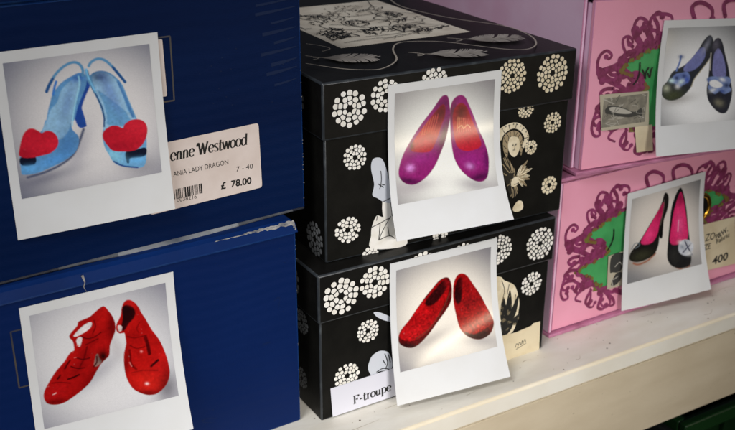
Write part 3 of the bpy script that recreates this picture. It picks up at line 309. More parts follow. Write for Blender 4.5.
PICS = {
 'p1': {'mot': 0.22, 'glit': 0.07, 'spark': 0.03, 'box': 'BU', 'fit': [-0.18424, 0.12819, -0.00254, -3e-05, 0.00636, 0.09057, 0.10434], 'bg': [(0.5621, 0.5078), [1.496, 0.163, -0.278, 1.549], [0.776, 0.7516, 0.7446], [0.2037, 0.2132, 0.2716]], 'L': [['B', (0.1389, 0.8848), [4.75, -0.865, 4.294, 26.0], [0.2361, 0.2384, 0.2965], 0.8, None], ['B', (0.8468, 0.9135), [7.549, 2.118, -4.794, 12.696], [0.3297, 0.3189, 0.3503], 0.7, None], ['B', (0.4201, 0.7109), [15.687, 7.449, -3.218, 5.382], [0.3835, 0.3783, 0.441], 0.6, None], ['S', [(0.0592, 0.8453), (0.1781, 0.8301), (0.302, 0.7886), (0.3944, 0.7198), (0.4729, 0.5614)], 0.0188, [0.1227, 0.1409, 0.2168], 0.0056, None], ['P', [(0.4197, 0.329), (0.4551, 0.335), (0.4741, 0.4165), (0.4898, 0.5181), (0.475, 0.5419), (0.4456, 0.5325), (0.4278, 0.4739), (0.4157, 0.4194)], [0.0343, 0.1167, 0.441], 0.0028, 'heel', None], ['P', [(0.53, 0.1736), (0.5535, 0.216), (0.5392, 0.2591), (0.5092, 0.3127), (0.4809, 0.3731), (0.467, 0.4231), (0.4683, 0.4891), (0.4913, 0.5356), (0.4554, 0.5291), (0.4326, 0.4827), (0.4335, 0.4303), (0.4676, 0.3057), (0.4903, 0.206)], [0.0267, 0.0951, 0.3911], 0.0033, 'shaft', None], ['P', [(0.2916, 0.2829), (0.3333, 0.2258), (0.3788, 0.1884), (0.4413, 0.1599), (0.4907, 0.1458), (0.5264, 0.1731), (0.5197, 0.2365), (0.4781, 0.3205), (0.4425, 0.3926), (0.4124, 0.479), (0.3924, 0.4675), (0.3897, 0.5459), (0.4254, 0.6056), (0.42, 0.6646), (0.3885, 0.7186), (0.3043, 0.7689), (0.1807, 0.8079), (0.1204, 0.8208), (0.0509, 0.8182), (0.029, 0.8082), (0.0295, 0.7659), (0.0321, 0.6872), (0.0939, 0.5557), (0.19, 0.5284), (0.2282, 0.451), (0.2288, 0.4719), (0.2578, 0.3735), (0.28, 0.313)], [0.1471, 0.356, 0.6278], 0.0033, 'sh', None], ['P', [(0.3213, 0.3329), (0.3602, 0.2494), (0.4255, 0.1958), (0.4812, 0.1789), (0.4817, 0.2304), (0.4447, 0.3279), (0.4136, 0.4137), (0.3975, 0.5158), (0.4054, 0.4045), (0.3822, 0.5051), (0.3514, 0.5652), (0.2937, 0.6005), (0.2014, 0.5305), (0.2397, 0.453), (0.2715, 0.3811)], [0.3297, 0.5571, 0.7622], 0.0047, 'ins', 'sh'], ['B', (0.3854, 0.3438), [32.798, 12.262, -3.725, 7.697], [0.1471, 0.2472, 0.5441], 0.5, 'ins'], ['B', (0.4753, 0.178), [23.608, -5.077, 8.81, 43.005], [0.0401, 0.1506, 0.5083], 0.8, 'sh'], ['B', (0.353, 0.6583), [15.687, 7.449, -5.057, 8.458], [0.0815, 0.2299, 0.5083], 0.7, 'sh'], ['B', (0.2467, 0.7505), [11.804, -2.538, 6.607, 32.254], [0.1346, 0.4314, 0.9], 0.7, 'sh'], ['S', [(0.4801, 0.1659), (0.4793, 0.2301), (0.4433, 0.3406), (0.4117, 0.4527), (0.3999, 0.5162)], 0.0094, [0.3835, 0.7182, 0.9], 0.0038, None], ['P', [(0.0335, 0.6941), (0.1175, 0.6979), (0.1136, 0.7501), (0.0368, 0.7436)], [0.0101, 0.0136, 0.0335], 0.0028, 'op', None], ['B', (0.0727, 0.7815), [20.523, 0.567, -3.711, 44.168], [0.1602, 0.4952, 0.9], 0.8, 'sh'], ['S', [(0.2555, 0.2412), (0.2779, 0.1978), (0.3265, 0.1295), (0.3908, 0.0786), (0.452, 0.0598), (0.4921, 0.0758), (0.5129, 0.1172), (0.5104, 0.1642)], 0.0195, [0.1346, 0.3451, 0.5662], 0.0033, None], ['S', [(0.2555, 0.2412), (0.2779, 0.1978), (0.3058, 0.1579)], 0.021, [0.0291, 0.1225, 0.3228], 0.0038, None], ['S', [(0.2953, 0.2707), (0.3102, 0.2221), (0.3267, 0.1802)], 0.0159, [0.0568, 0.2472, 0.66], 0.0033, None], ['P', [(0.0333, 0.677), (0.0376, 0.6229), (0.0674, 0.5376), (0.1008, 0.4987), (0.1354, 0.4987), (0.1672, 0.5241), (0.1883, 0.5424), (0.2248, 0.531), (0.2637, 0.5514), (0.2855, 0.5989), (0.2761, 0.65), (0.2302, 0.6873), (0.1704, 0.6953), (0.1, 0.6983)], [0.5881, 0.0171, 0.0395], 0.0028, 'h1', None], ['B', (0.1445, 0.6177), [10.153, 1.107, -2.361, 13.165], [0.7262, 0.0255, 0.0572], 0.6, 'h1'], ['B', (0.052, 0.665), [17.768, 1.938, -3.935, 21.942], [0.3835, 0.0106, 0.0307], 0.6, 'h1'], ['B', (0.2609, 0.6272), [28.429, 3.101, -2.951, 16.457], [0.8278, 0.0279, 0.0653], 0.6, 'h1'], ['P', [(0.5352, 0.1231), (0.5539, 0.1773), (0.5862, 0.1591), (0.6357, 0.1537), (0.6834, 0.1713), (0.7293, 0.211), (0.7731, 0.277), (0.8017, 0.3744), (0.8303, 0.473), (0.854, 0.5582), (0.8488, 0.5565), (0.9053, 0.6814), (0.8931, 0.8337), (0.8777, 0.9085), (0.8367, 0.9263), (0.7544, 0.9044), (0.6861, 0.8726), (0.6545, 0.8354), (0.6343, 0.7829), (0.6132, 0.7279), (0.604, 0.6503), (0.6189, 0.5653), (0.628, 0.4796), (0.6263, 0.4174), (0.6248, 0.4772), (0.6121, 0.4087), (0.5904, 0.3327), (0.5586, 0.2492), (0.5353, 0.1809)], [0.1812, 0.4132, 0.66], 0.0033, 'sr', None], ['P', [(0.5799, 0.2202), (0.5972, 0.1711), (0.6466, 0.1683), (0.7053, 0.2007), (0.7483, 0.273), (0.7704, 0.3692), (0.7961, 0.494), (0.8182, 0.5925), (0.6433, 0.5634), (0.6382, 0.4929), (0.6246, 0.3845), (0.5988, 0.2752), (0.8195, 0.5134), (0.8191, 0.5765), (0.6265, 0.6043), (0.6394, 0.4817)], [0.3614, 0.5859, 0.7801], 0.0047, 'ins2', 'sr'], ['B', (0.6261, 0.1885), [17.768, 1.938, -4.722, 26.331], [0.0267, 0.052, 0.1478], 0.85, 'sr'], ['B', (0.6718, 0.287), [28.33, -6.092, 1.888, 9.215], [0.1471, 0.2384, 0.5441], 0.55, 'sr'], ['B', (0.7167, 0.4001), [35.16, -8.736, 2.24, 9.134], [0.1602, 0.2938, 0.6199], 0.5, 'sr'], ['S', [(0.5458, 0.1375), (0.5592, 0.2428), (0.5921, 0.3395), (0.6181, 0.423), (0.6256, 0.5174), (0.6254, 0.504), (0.6178, 0.5651)], 0.0109, [0.0401, 0.1167, 0.2716], 0.0033, None], ['S', [(0.7508, 0.2471), (0.7891, 0.3723), (0.8313, 0.5271)], 0.0188, [0.0958, 0.2561, 0.5224], 0.0047, None], ['S', [(0.5388, 0.1236), (0.5432, 0.1628), (0.5606, 0.2301), (0.584, 0.2989)], 0.013, [0.2361, 0.5642, 0.8352], 0.0038, None], ['S', [(0.5581, 0.1009), (0.5776, 0.0756), (0.6207, 0.0588), (0.6683, 0.0734), (0.7131, 0.1213), (0.7568, 0.1851), (0.8003, 0.2575)], 0.0195, [0.1407, 0.356, 0.5812], 0.0033, None], ['S', [(0.7241, 0.1359), (0.762, 0.1964), (0.8003, 0.2575)], 0.0174, [0.0267, 0.1167, 0.3228], 0.0038, None], ['P', [(0.7597, 0.7883), (0.8331, 0.7897), (0.8942, 0.7886), (0.8931, 0.8337), (0.8455, 0.845), (0.7759, 0.839), (0.7624, 0.875), (0.7546, 0.858)], [0.0088, 0.0136, 0.0364], 0.0028, 'op2', None], ['B', (0.831, 0.8667), [20.523, 0.567, -4.453, 53.001], [0.196, 0.5429, 0.9], 0.8, 'sr'], ['B', (0.6699, 0.8027), [13.912, 9.907, -18.304, 21.253], [0.3297, 0.7182, 0.9], 0.8, 'sr'], ['S', [(0.6594, 0.8454), (0.7198, 0.8923), (0.8245, 0.9264)], 0.0109, [0.0267, 0.0806, 0.2716], 0.0038, None], ['P', [(0.6063, 0.6508), (0.6144, 0.6083), (0.6585, 0.5788), (0.7054, 0.5811), (0.7499, 0.6094), (0.7708, 0.5804), (0.815, 0.558), (0.8747, 0.5636), (0.9136, 0.5999), (0.9199, 0.6585), (0.8948, 0.7243), (0.8537, 0.7679), (0.7914, 0.7842), (0.6744, 0.7614), (0.6325, 0.7126)], [0.5881, 0.0171, 0.0395], 0.0028, 'h2', None], ['B', (0.8461, 0.6067), [15.794, 1.723, -3.373, 18.808], [0.776, 0.0305, 0.0612], 0.7, 'h2'], ['B', (0.7006, 0.7384), [10.153, 1.107, -5.903, 32.913], [0.3835, 0.0092, 0.0307], 0.6, 'h2']]},
 'p2': {'mot': 0.4, 'glit': 0.08, 'spark': 0.12, 'box': 'BL', 'fit': [-0.17597, 0.13859, -0.01122, -8e-05, 0.01635, 0.09112, 0.10427], 'bg': [(0.4832, 0.5346), [1.36, 0.141, -0.391, 1.287], [0.7244, 0.7173, 0.7252], [0.2271, 0.2266, 0.2828]], 'L': [['B', (0.4292, 0.6242), [4.695, -2.519, 9.083, 13.34], [0.4135, 0.4051, 0.4449], 0.7, None], ['B', (0.9232, 0.9064), [13.917, 3.696, -4.388, 8.392], [0.1789, 0.1715, 0.1954], 0.85, None], ['B', (0.5765, 0.4305), [27.399, -5.149, 1.102, 9.26], [0.4905, 0.4482, 0.4623], 0.5, None], ['P', [(0.5185, 0.0761), (0.4699, 0.1007), (0.4206, 0.1347), (0.3684, 0.147), (0.3342, 0.1549), (0.3233, 0.1843), (0.2709, 0.235), (0.2611, 0.2623), (0.2819, 0.3052), (0.2844, 0.3792), (0.2807, 0.3865), (0.2467, 0.4029), (0.2004, 0.4619), (0.1337, 0.527), (0.0757, 0.6075), (0.0394, 0.6706), (0.0318, 0.7246), (0.0483, 0.7741), (0.0949, 0.8017), (0.1543, 0.8056), (0.2279, 0.7749), (0.3037, 0.73), (0.3596, 0.6852), (0.4084, 0.6135), (0.4567, 0.5481), (0.5134, 0.5038), (0.526, 0.4522), (0.5331, 0.4126), (0.5574, 0.3585), (0.5816, 0.3044), (0.5873, 0.2449), (0.5735, 0.1797), (0.5459, 0.1169)], [0.4241, 0.009, 0.0087], 0.0029, 'a', None], ['B', (0.5667, 0.2632), [30.389, -0.462, -1.037, 7.603], [0.1543, 0.0036, 0.0047], 0.9, 'a'], ['B', (0.4294, 0.3076), [14.736, -4.961, 7.362, 20.991], [0.2498, 0.0043, 0.0047], 0.6, 'a'], ['B', (0.4911, 0.2042), [21.244, 12.073, -7.294, 8.065], [0.5751, 0.0127, 0.0111], 0.7, 'a'], ['B', (0.3178, 0.4988), [26.555, 15.092, -5.47, 6.048], [0.2198, 0.0043, 0.0056], 0.6, 'a'], ['B', (0.3721, 0.6643), [17.882, 15.251, -5.813, 4.712], [0.1789, 0.0036, 0.0047], 0.7, 'a'], ['B', (0.1147, 0.7075), [13.801, -6.911, 9.88, 15.935], [0.5021, 0.0114, 0.014], 0.7, 'a'], ['B', (0.1064, 0.7865), [11.434, -0.505, -3.59, 37.966], [0.1428, 0.0036, 0.0047], 0.8, 'a'], ['S', [(0.3626, 0.3606), (0.4047, 0.349), (0.4577, 0.3345)], 0.0088, [0.1485, 0.0036, 0.0047], 0.0031, 'a'], ['S', [(0.3013, 0.2625), (0.3535, 0.248), (0.4174, 0.2211)], 0.0128, [0.5258, 0.0127, 0.0111], 0.0031, None], ['P', [(0.4159, 0.183), (0.3634, 0.1988), (0.3085, 0.2416), (0.2914, 0.2607), (0.3135, 0.2626), (0.3659, 0.2457), (0.4094, 0.2187)], [0.71, 0.6603, 0.6512], 0.0026, 'c1', None], ['P', [(0.3371, 0.2893), (0.3077, 0.2997), (0.3134, 0.3539), (0.3246, 0.3428)], [0.71, 0.6603, 0.6512], 0.0026, 'c2', None], ['P', [(0.4358, 0.4689), (0.4097, 0.5521), (0.4327, 0.5592), (0.4579, 0.5361), (0.4429, 0.5007)], [0.2905, 0.1779, 0.1554], 0.0042, 'c3', None], ['B', (0.4776, 0.4965), [31.728, 3.289, -7.485, 24.613], [0.0124, 0.0043, 0.004], 0.95, 'a'], ['S', [(0.2094, 0.6156), (0.2451, 0.612), (0.2888, 0.601)], 0.0144, [0.0488, 0.0024, 0.0033], 0.0036, None], ['S', [(0.1977, 0.5165), (0.2205, 0.4806), (0.2388, 0.4593)], 0.0144, [0.1019, 0.003, 0.004], 0.0036, 'a'], ['S', [(0.137, 0.59), (0.1576, 0.5655)], 0.0144, [0.1019, 0.003, 0.004], 0.0036, 'a'], ['S', [(0.3708, 0.3802), (0.3413, 0.4692), (0.3042, 0.5316)], 0.0112, [0.1664, 0.0036, 0.0047], 0.0042, 'a'], ['S', [(0.3401, 0.2804), (0.3779, 0.3102), (0.4288, 0.3135), (0.4831, 0.2872)], 0.0088, [0.1114, 0.003, 0.004], 0.0036, 'a'], ['S', [(0.4426, 0.1715), (0.4475, 0.2277), (0.4218, 0.2809)], 0.008, [0.1485, 0.0036, 0.0047], 0.0036, 'a'], ['S', [(0.292, 0.4538), (0.3302, 0.4781), (0.381, 0.4815)], 0.0096, [0.1019, 0.003, 0.004], 0.0036, 'a'], ['S', [(0.2405, 0.5115), (0.2827, 0.5434), (0.3326, 0.5528)], 0.0096, [0.1019, 0.003, 0.004], 0.0036, 'a'], ['S', [(0.0948, 0.6137), (0.1532, 0.6262), (0.2205, 0.6539)], 0.008, [0.1789, 0.0043, 0.0056], 0.0042, 'a'], ['S', [(0.4034, 0.5625), (0.4272, 0.5328), (0.4321, 0.485)], 0.0112, [0.0583, 0.0051, 0.0047], 0.0042, 'a'], ['S', [(0.0921, 0.7152), (0.1127, 0.7081)], 0.008, [0.9, 0.5056, 0.4922], 0.0026, None], ['S', [(0.2723, 0.4477), (0.2846, 0.4466)], 0.0064, [0.7537, 0.1531, 0.1374], 0.0026, None], ['S', [(0.3027, 0.3493), (0.3147, 0.3506)], 0.0072, [0.83, 0.2575, 0.2407], 0.0026, None], ['P', [(0.7128, 0.0759), (0.6804, 0.0826), (0.6572, 0.1308), (0.6447, 0.1882), (0.6093, 0.2512), (0.6006, 0.2976), (0.6205, 0.3317), (0.6569, 0.3389), (0.6636, 0.39), (0.6629, 0.439), (0.6467, 0.4957), (0.6366, 0.5329), (0.6285, 0.6314), (0.6357, 0.7347), (0.6681, 0.8312), (0.7232, 0.8911), (0.7815, 0.9256), (0.8444, 0.9267), (0.9145, 0.8751), (0.9516, 0.7849), (0.9477, 0.6684), (0.9252, 0.5493), (0.8981, 0.4664), (0.8546, 0.3748), (0.8184, 0.2756), (0.7892, 0.2056), (0.775, 0.1586), (0.7473, 0.1078)], [0.4677, 0.0101, 0.0087], 0.0029, 'b', None], ['P', [(0.6626, 0.1299), (0.6936, 0.1144), (0.7333, 0.1466), (0.7452, 0.1929), (0.731, 0.2318), (0.6902, 0.2689), (0.6514, 0.3188), (0.6407, 0.2874), (0.6579, 0.2166)], [0.024, 0.0043, 0.0056], 0.0052, 'in', 'b'], ['B', (0.7213, 0.1003), [22.689, 10.34, -32.472, 42.361], [0.5258, 0.0173, 0.0173], 0.7, 'b'], ['B', (0.8022, 0.3325), [27.065, -7.066, 2.79, 12.05], [0.373, 0.0069, 0.0075], 0.7, 'b'], ['P', [(0.6168, 0.2718), (0.6355, 0.2859), (0.6285, 0.3145), (0.6165, 0.3085)], [0.6958, 0.5672, 0.5553], 0.0026, 'k', None], ['S', [(0.7741, 0.2873), (0.7481, 0.3351), (0.7608, 0.3696)], 0.008, [0.2056, 0.0043, 0.0047], 0.0036, 'b'], ['S', [(0.8055, 0.4249), (0.818, 0.5006), (0.8225, 0.5768)], 0.0273, [0.093, 0.003, 0.004], 0.0047, 'b'], ['S', [(0.8253, 0.6873), (0.8804, 0.6516)], 0.0208, [0.0403, 0.0024, 0.0033], 0.0036, None], ['S', [(0.6839, 0.4608), (0.7295, 0.5031), (0.792, 0.5073)], 0.008, [0.1485, 0.0036, 0.004], 0.0042, 'b'], ['S', [(0.6704, 0.7018), (0.7575, 0.7062), (0.8676, 0.7387)], 0.008, [0.1789, 0.0043, 0.0047], 0.0047, 'b'], ['S', [(0.6741, 0.3808), (0.73, 0.4097), (0.8162, 0.4105)], 0.0096, [0.1319, 0.0036, 0.004], 0.0042, 'b'], ['S', [(0.6771, 0.5019), (0.6746, 0.5732), (0.6782, 0.6319), (0.7101, 0.6819)], 0.016, [0.1789, 0.0036, 0.004], 0.0042, 'b'], ['S', [(0.666, 0.6066), (0.6766, 0.6459)], 0.0072, [0.7686, 0.2192, 0.2025], 0.0026, None], ['B', (0.7817, 0.8217), [8.947, 2.376, -6.339, 12.122], [0.6405, 0.0247, 0.014], 0.7, 'b'], ['B', (0.7312, 0.3978), [14.806, 1.535, -4.304, 14.152], [0.2905, 0.0051, 0.0056], 0.6, 'b'], ['B', (0.6466, 0.5792), [51.899, 9.451, -3.826, 9.299], [0.2126, 0.0043, 0.0047], 0.8, 'b'], ['B', (0.9163, 0.8612), [17.703, 10.061, -6.252, 6.912], [0.1319, 0.0051, 0.004], 0.75, 'b'], ['B', (0.7767, 0.9141), [8.329, 0.863, -11.478, 37.74], [0.1543, 0.0043, 0.004], 0.8, 'b'], ['B', (0.7745, 0.8296), [88.838, 9.208, -31.302, 102.927], [0.9, 0.6673, 0.6584], 0.95, None], ['B', (0.7632, 0.5405), [133.256, 13.812, -38.259, 125.799], [0.9, 0.3947, 0.3791], 0.8, None]]},
 'p3': {'mot': 0.35, 'glit': 0.09, 'spark': 0.03, 'box': 'KU', 'fit': [0.0466, 0.11716, -0.00394, 0.01443, 0.02435, 0.08888, 0.10506], 'bg': [(0.521, 0.5818), [1.5, 0.089, -0.237, 1.571], [0.9, 0.9, 0.847], [0.3035, 0.2881, 0.2964]], 'L': [['B', (0.1731, 0.8615), [5.576, -0.738, 0.138, 18.22], [0.4244, 0.3822, 0.401], 0.7, None], ['B', (0.776, 0.9534), [5.982, 1.322, -5.038, 18.012], [0.3712, 0.3427, 0.3608], 0.75, None], ['P', [(0.4917, 0.0863), (0.4536, 0.0995), (0.3777, 0.1922), (0.2754, 0.3035), (0.1846, 0.4159), (0.0919, 0.5503), (0.0399, 0.6795), (0.0414, 0.76), (0.0975, 0.8223), (0.1818, 0.841), (0.2847, 0.8002), (0.3802, 0.7114), (0.453, 0.5838), (0.4971, 0.4862), (0.5336, 0.3411), (0.5432, 0.25), (0.5255, 0.1322), (0.5123, 0.0959)], [0.322, 0.0232, 0.1892], 0.0037, 'a', None], ['B', (0.4795, 0.1719), [13.782, 8.637, -4.741, 8.097], [0.113, 0.008, 0.0702], 0.7, 'a'], ['B', (0.1232, 0.8081), [7.277, 1.916, -11.183, 35.757], [0.0509, 0.0061, 0.0468], 0.85, 'a'], ['B', (0.486, 0.4498), [26.676, 8.182, -2.631, 7.595], [0.0983, 0.0483, 0.053], 0.8, 'a'], ['B', (0.2488, 0.6211), [11.117, -0.411, -1.584, 22.012], [0.3712, 0.0296, 0.2629], 0.7, 'a'], ['P', [(0.4795, 0.1673), (0.4157, 0.209), (0.3258, 0.2994), (0.2429, 0.3903), (0.1852, 0.4618), (0.1622, 0.527), (0.2155, 0.5537), (0.3323, 0.5696), (0.3803, 0.5262), (0.417, 0.451), (0.4509, 0.3637), (0.4917, 0.2542)], [0.5184, 0.016, 0.0468], 0.005, 'i', 'a'], ['B', (0.4485, 0.2366), [10.336, 6.478, -4.063, 6.941], [0.113, 0.016, 0.0206], 0.9, 'i'], ['B', (0.2456, 0.4481), [16.538, 10.365, -7.111, 12.146], [0.4244, 0.013, 0.0384], 0.6, 'i'], ['B', (0.3483, 0.3946), [14.338, -1.897, 0.207, 27.33], [0.725, 0.1563, 0.0702], 0.5, 'i'], ['B', (0.1639, 0.4929), [49.492, 2.952, -4.153, 27.492], [0.0647, 0.016, 0.0206], 0.8, 'a'], ['S', [(0.2673, 0.4077), (0.2845, 0.3392), (0.3109, 0.2858)], 0.0052, [0.6517, 0.1883, 0.0862], 0.0056, 'i'], ['S', [(0.2899, 0.4065), (0.3098, 0.3338), (0.3338, 0.2776)], 0.0052, [0.6517, 0.1687, 0.0862], 0.0056, 'i'], ['S', [(0.3126, 0.4053), (0.3352, 0.3283), (0.3566, 0.2694)], 0.0052, [0.6517, 0.1503, 0.0862], 0.0056, 'i'], ['S', [(0.3353, 0.4041), (0.3606, 0.3228), (0.3795, 0.2613)], 0.0052, [0.6517, 0.1332, 0.0862], 0.0056, 'i'], ['S', [(0.3581, 0.4029), (0.386, 0.3173), (0.4025, 0.253)], 0.0052, [0.6517, 0.1172, 0.0862], 0.0056, 'i'], ['S', [(0.3809, 0.4017), (0.4115, 0.3118), (0.4255, 0.2448)], 0.0052, [0.6517, 0.1025, 0.0862], 0.0056, 'i'], ['B', (0.1446, 0.6919), [30.932, 1.845, -5.537, 36.655], [0.803, 0.3523, 0.8153], 0.9, 'a'], ['P', [(0.6368, 0.1057), (0.5777, 0.1393), (0.5518, 0.2281), (0.5567, 0.3676), (0.5673, 0.5317), (0.5905, 0.6751), (0.6556, 0.8026), (0.7601, 0.9021), (0.8476, 0.9284), (0.907, 0.879), (0.9309, 0.7288), (0.8994, 0.5822), (0.8411, 0.4559), (0.7929, 0.3318), (0.7288, 0.1947), (0.6892, 0.1266)], [0.322, 0.0232, 0.1892], 0.0037, 'b', None], ['B', (0.8269, 0.8895), [8.326, -1.897, 2.393, 26.937], [0.0477, 0.0061, 0.0439], 0.85, 'b'], ['B', (0.5851, 0.2559), [24.746, 1.476, -1.846, 12.218], [0.1182, 0.0514, 0.0384], 0.8, 'b'], ['B', (0.7547, 0.7246), [9.46, 2.491, -5.591, 17.878], [0.3712, 0.0296, 0.2629], 0.7, 'b'], ['B', (0.9101, 0.7492), [32.994, 1.968, -1.384, 9.164], [0.108, 0.0092, 0.104], 0.7, 'b'], ['P', [(0.6374, 0.1821), (0.5931, 0.2339), (0.5812, 0.3248), (0.5967, 0.4664), (0.6291, 0.5761), (0.7115, 0.6239), (0.8167, 0.6214), (0.8614, 0.5929), (0.8385, 0.5025), (0.7834, 0.3819), (0.7336, 0.2651), (0.6895, 0.1963)], [0.5437, 0.016, 0.0439], 0.005, 'j', 'b'], ['B', (0.663, 0.2552), [12.373, 0.738, -1.51, 9.997], [0.1235, 0.032, 0.0245], 0.9, 'j'], ['B', (0.686, 0.3864), [12.541, -1.182, -0.669, 27.429], [0.725, 0.1563, 0.078], 0.6, 'j'], ['S', [(0.6188, 0.4371), (0.6263, 0.3777), (0.6284, 0.3037)], 0.0052, [0.71, 0.2881, 0.1346], 0.0056, 'j'], ['S', [(0.6422, 0.4382), (0.647, 0.3808), (0.6465, 0.3086)], 0.0052, [0.71, 0.2547, 0.1346], 0.0056, 'j'], ['S', [(0.6656, 0.4394), (0.6678, 0.3838), (0.6646, 0.3135)], 0.0052, [0.71, 0.2237, 0.1346], 0.0056, 'j'], ['S', [(0.689, 0.4405), (0.6886, 0.3868), (0.6828, 0.3185)], 0.0052, [0.71, 0.1951, 0.1346], 0.0056, 'j'], ['S', [(0.7125, 0.4416), (0.7094, 0.3899), (0.701, 0.3234)], 0.0052, [0.71, 0.1687, 0.1346], 0.0056, 'j'], ['S', [(0.7361, 0.4428), (0.7303, 0.3929), (0.7192, 0.3283)], 0.0052, [0.71, 0.1445, 0.1346], 0.0056, 'j'], ['S', [(0.7597, 0.4439), (0.7512, 0.3959), (0.7375, 0.3333)], 0.0052, [0.71, 0.1224, 0.1346], 0.0056, 'j'], ['S', [(0.6307, 0.4016), (0.6678, 0.3838), (0.6875, 0.4146), (0.7253, 0.3875), (0.7557, 0.4153)], 0.0067, [0.8856, 0.5161, 0.2964], 0.0043, 'j'], ['B', (0.7366, 0.7734), [24.952, 12.331, -19.025, 38.967], [0.5828, 0.2629, 0.5999], 0.8, 'b']]},
 'p4': {'mot': 0.7, 'glit': 0.26, 'spark': 0.1, 'box': 'KL', 'fit': [0.05476, 0.1095, -0.00994, 0.01346, 0.02597, 0.09086, 0.10628], 'bg': [(0.5382, 0.5767), [1.466, 0.094, -0.392, 1.575], [0.8925, 0.8411, 0.7509], [0.2683, 0.2606, 0.2786]], 'L': [['B', (0.2727, 0.7759), [4.265, -2.055, 5.035, 18.064], [0.4261, 0.3917, 0.3719], 0.7, None], ['B', (0.8552, 0.9029), [6.704, 0.429, -5.023, 20.165], [0.4053, 0.382, 0.3812], 0.7, None], ['P', [(0.5115, 0.1974), (0.445, 0.2124), (0.3674, 0.2765), (0.2786, 0.358), (0.2004, 0.4415), (0.133, 0.5171), (0.0444, 0.5971), (0.0135, 0.661), (0.0262, 0.726), (0.1061, 0.7817), (0.1909, 0.779), (0.3036, 0.7051), (0.3969, 0.6153), (0.4905, 0.5251), (0.5571, 0.4378), (0.5702, 0.3161), (0.5492, 0.2274)], [0.1292, 0.0046, 0.0057], 0.004, 'a', None], ['P', [(0.5003, 0.2072), (0.4228, 0.2382), (0.3004, 0.3531), (0.2004, 0.4415), (0.1221, 0.5246), (0.0444, 0.5971), (0.0203, 0.6525), (0.0904, 0.7078), (0.1956, 0.7185), (0.3293, 0.6498), (0.4356, 0.5217), (0.5191, 0.3868), (0.5398, 0.2669)], [0.3851, 0.0062, 0.0084], 0.006, 't', 'a'], ['B', (0.137, 0.6417), [9.782, -6.69, 6.848, 13.516], [0.5272, 0.0114, 0.0158], 0.8, 't'], ['B', (0.2727, 0.5116), [11.005, -7.526, 4.109, 8.11], [0.4475, 0.0071, 0.0106], 0.7, 't'], ['P', [(0.4892, 0.2232), (0.4113, 0.277), (0.2997, 0.3778), (0.3199, 0.4243), (0.3855, 0.42), (0.4532, 0.3705), (0.5149, 0.2921)], [0.0422, 0.0039, 0.0049], 0.0093, 'k', 'a'], ['B', (0.5223, 0.2418), [31.285, 2.003, -5.023, 20.165], [0.2448, 0.0091, 0.013], 0.8, 'a'], ['S', [(0.1851, 0.7158), (0.3293, 0.6498), (0.4698, 0.4992), (0.5558, 0.3542)], 0.0102, [0.1753, 0.0398, 0.026], 0.0053, 'a'], ['B', (0.1072, 0.7676), [7.339, 1.952, -16.413, 39.3], [0.0235, 0.0062, 0.0065], 0.9, 'a'], ['P', [(0.6777, 0.1979), (0.628, 0.2174), (0.5979, 0.2938), (0.5931, 0.4386), (0.616, 0.6104), (0.6484, 0.7427), (0.7268, 0.8346), (0.8321, 0.8814), (0.9373, 0.8557), (0.9863, 0.7847), (0.9854, 0.7221), (0.9252, 0.5719), (0.8652, 0.4424), (0.7898, 0.3194), (0.7342, 0.2325)], [0.3656, 0.0071, 0.0084], 0.004, 'b', None], ['P', [(0.6841, 0.7826), (0.7724, 0.8273), (0.8869, 0.8122), (0.9877, 0.7747), (0.9607, 0.8511), (0.842, 0.89), (0.7363, 0.8472)], [0.0422, 0.0187, 0.0158], 0.0066, 's', 'b'], ['P', [(0.6662, 0.2371), (0.6251, 0.2795), (0.606, 0.4001), (0.6292, 0.4787), (0.6664, 0.4566), (0.6796, 0.3555), (0.6906, 0.2745)], [0.0235, 0.0032, 0.0042], 0.0093, 'n', 'b'], ['B', (0.7439, 0.3293), [15.946, -6.194, 1.878, 10.435], [0.2015, 0.0053, 0.0074], 0.7, 'b'], ['B', (0.8078, 0.7201), [8.096, -1.691, 0.005, 16.491], [0.4584, 0.0302, 0.013], 0.7, 'b'], ['B', (0.7589, 0.5001), [11.959, -4.646, 3.38, 18.784], [0.1456, 0.0039, 0.0057], 0.6, 'b'], ['B', (0.9539, 0.7352), [24.196, -7.209, 0.944, 10.755], [0.2847, 0.0091, 0.0095], 0.7, 'b']]},
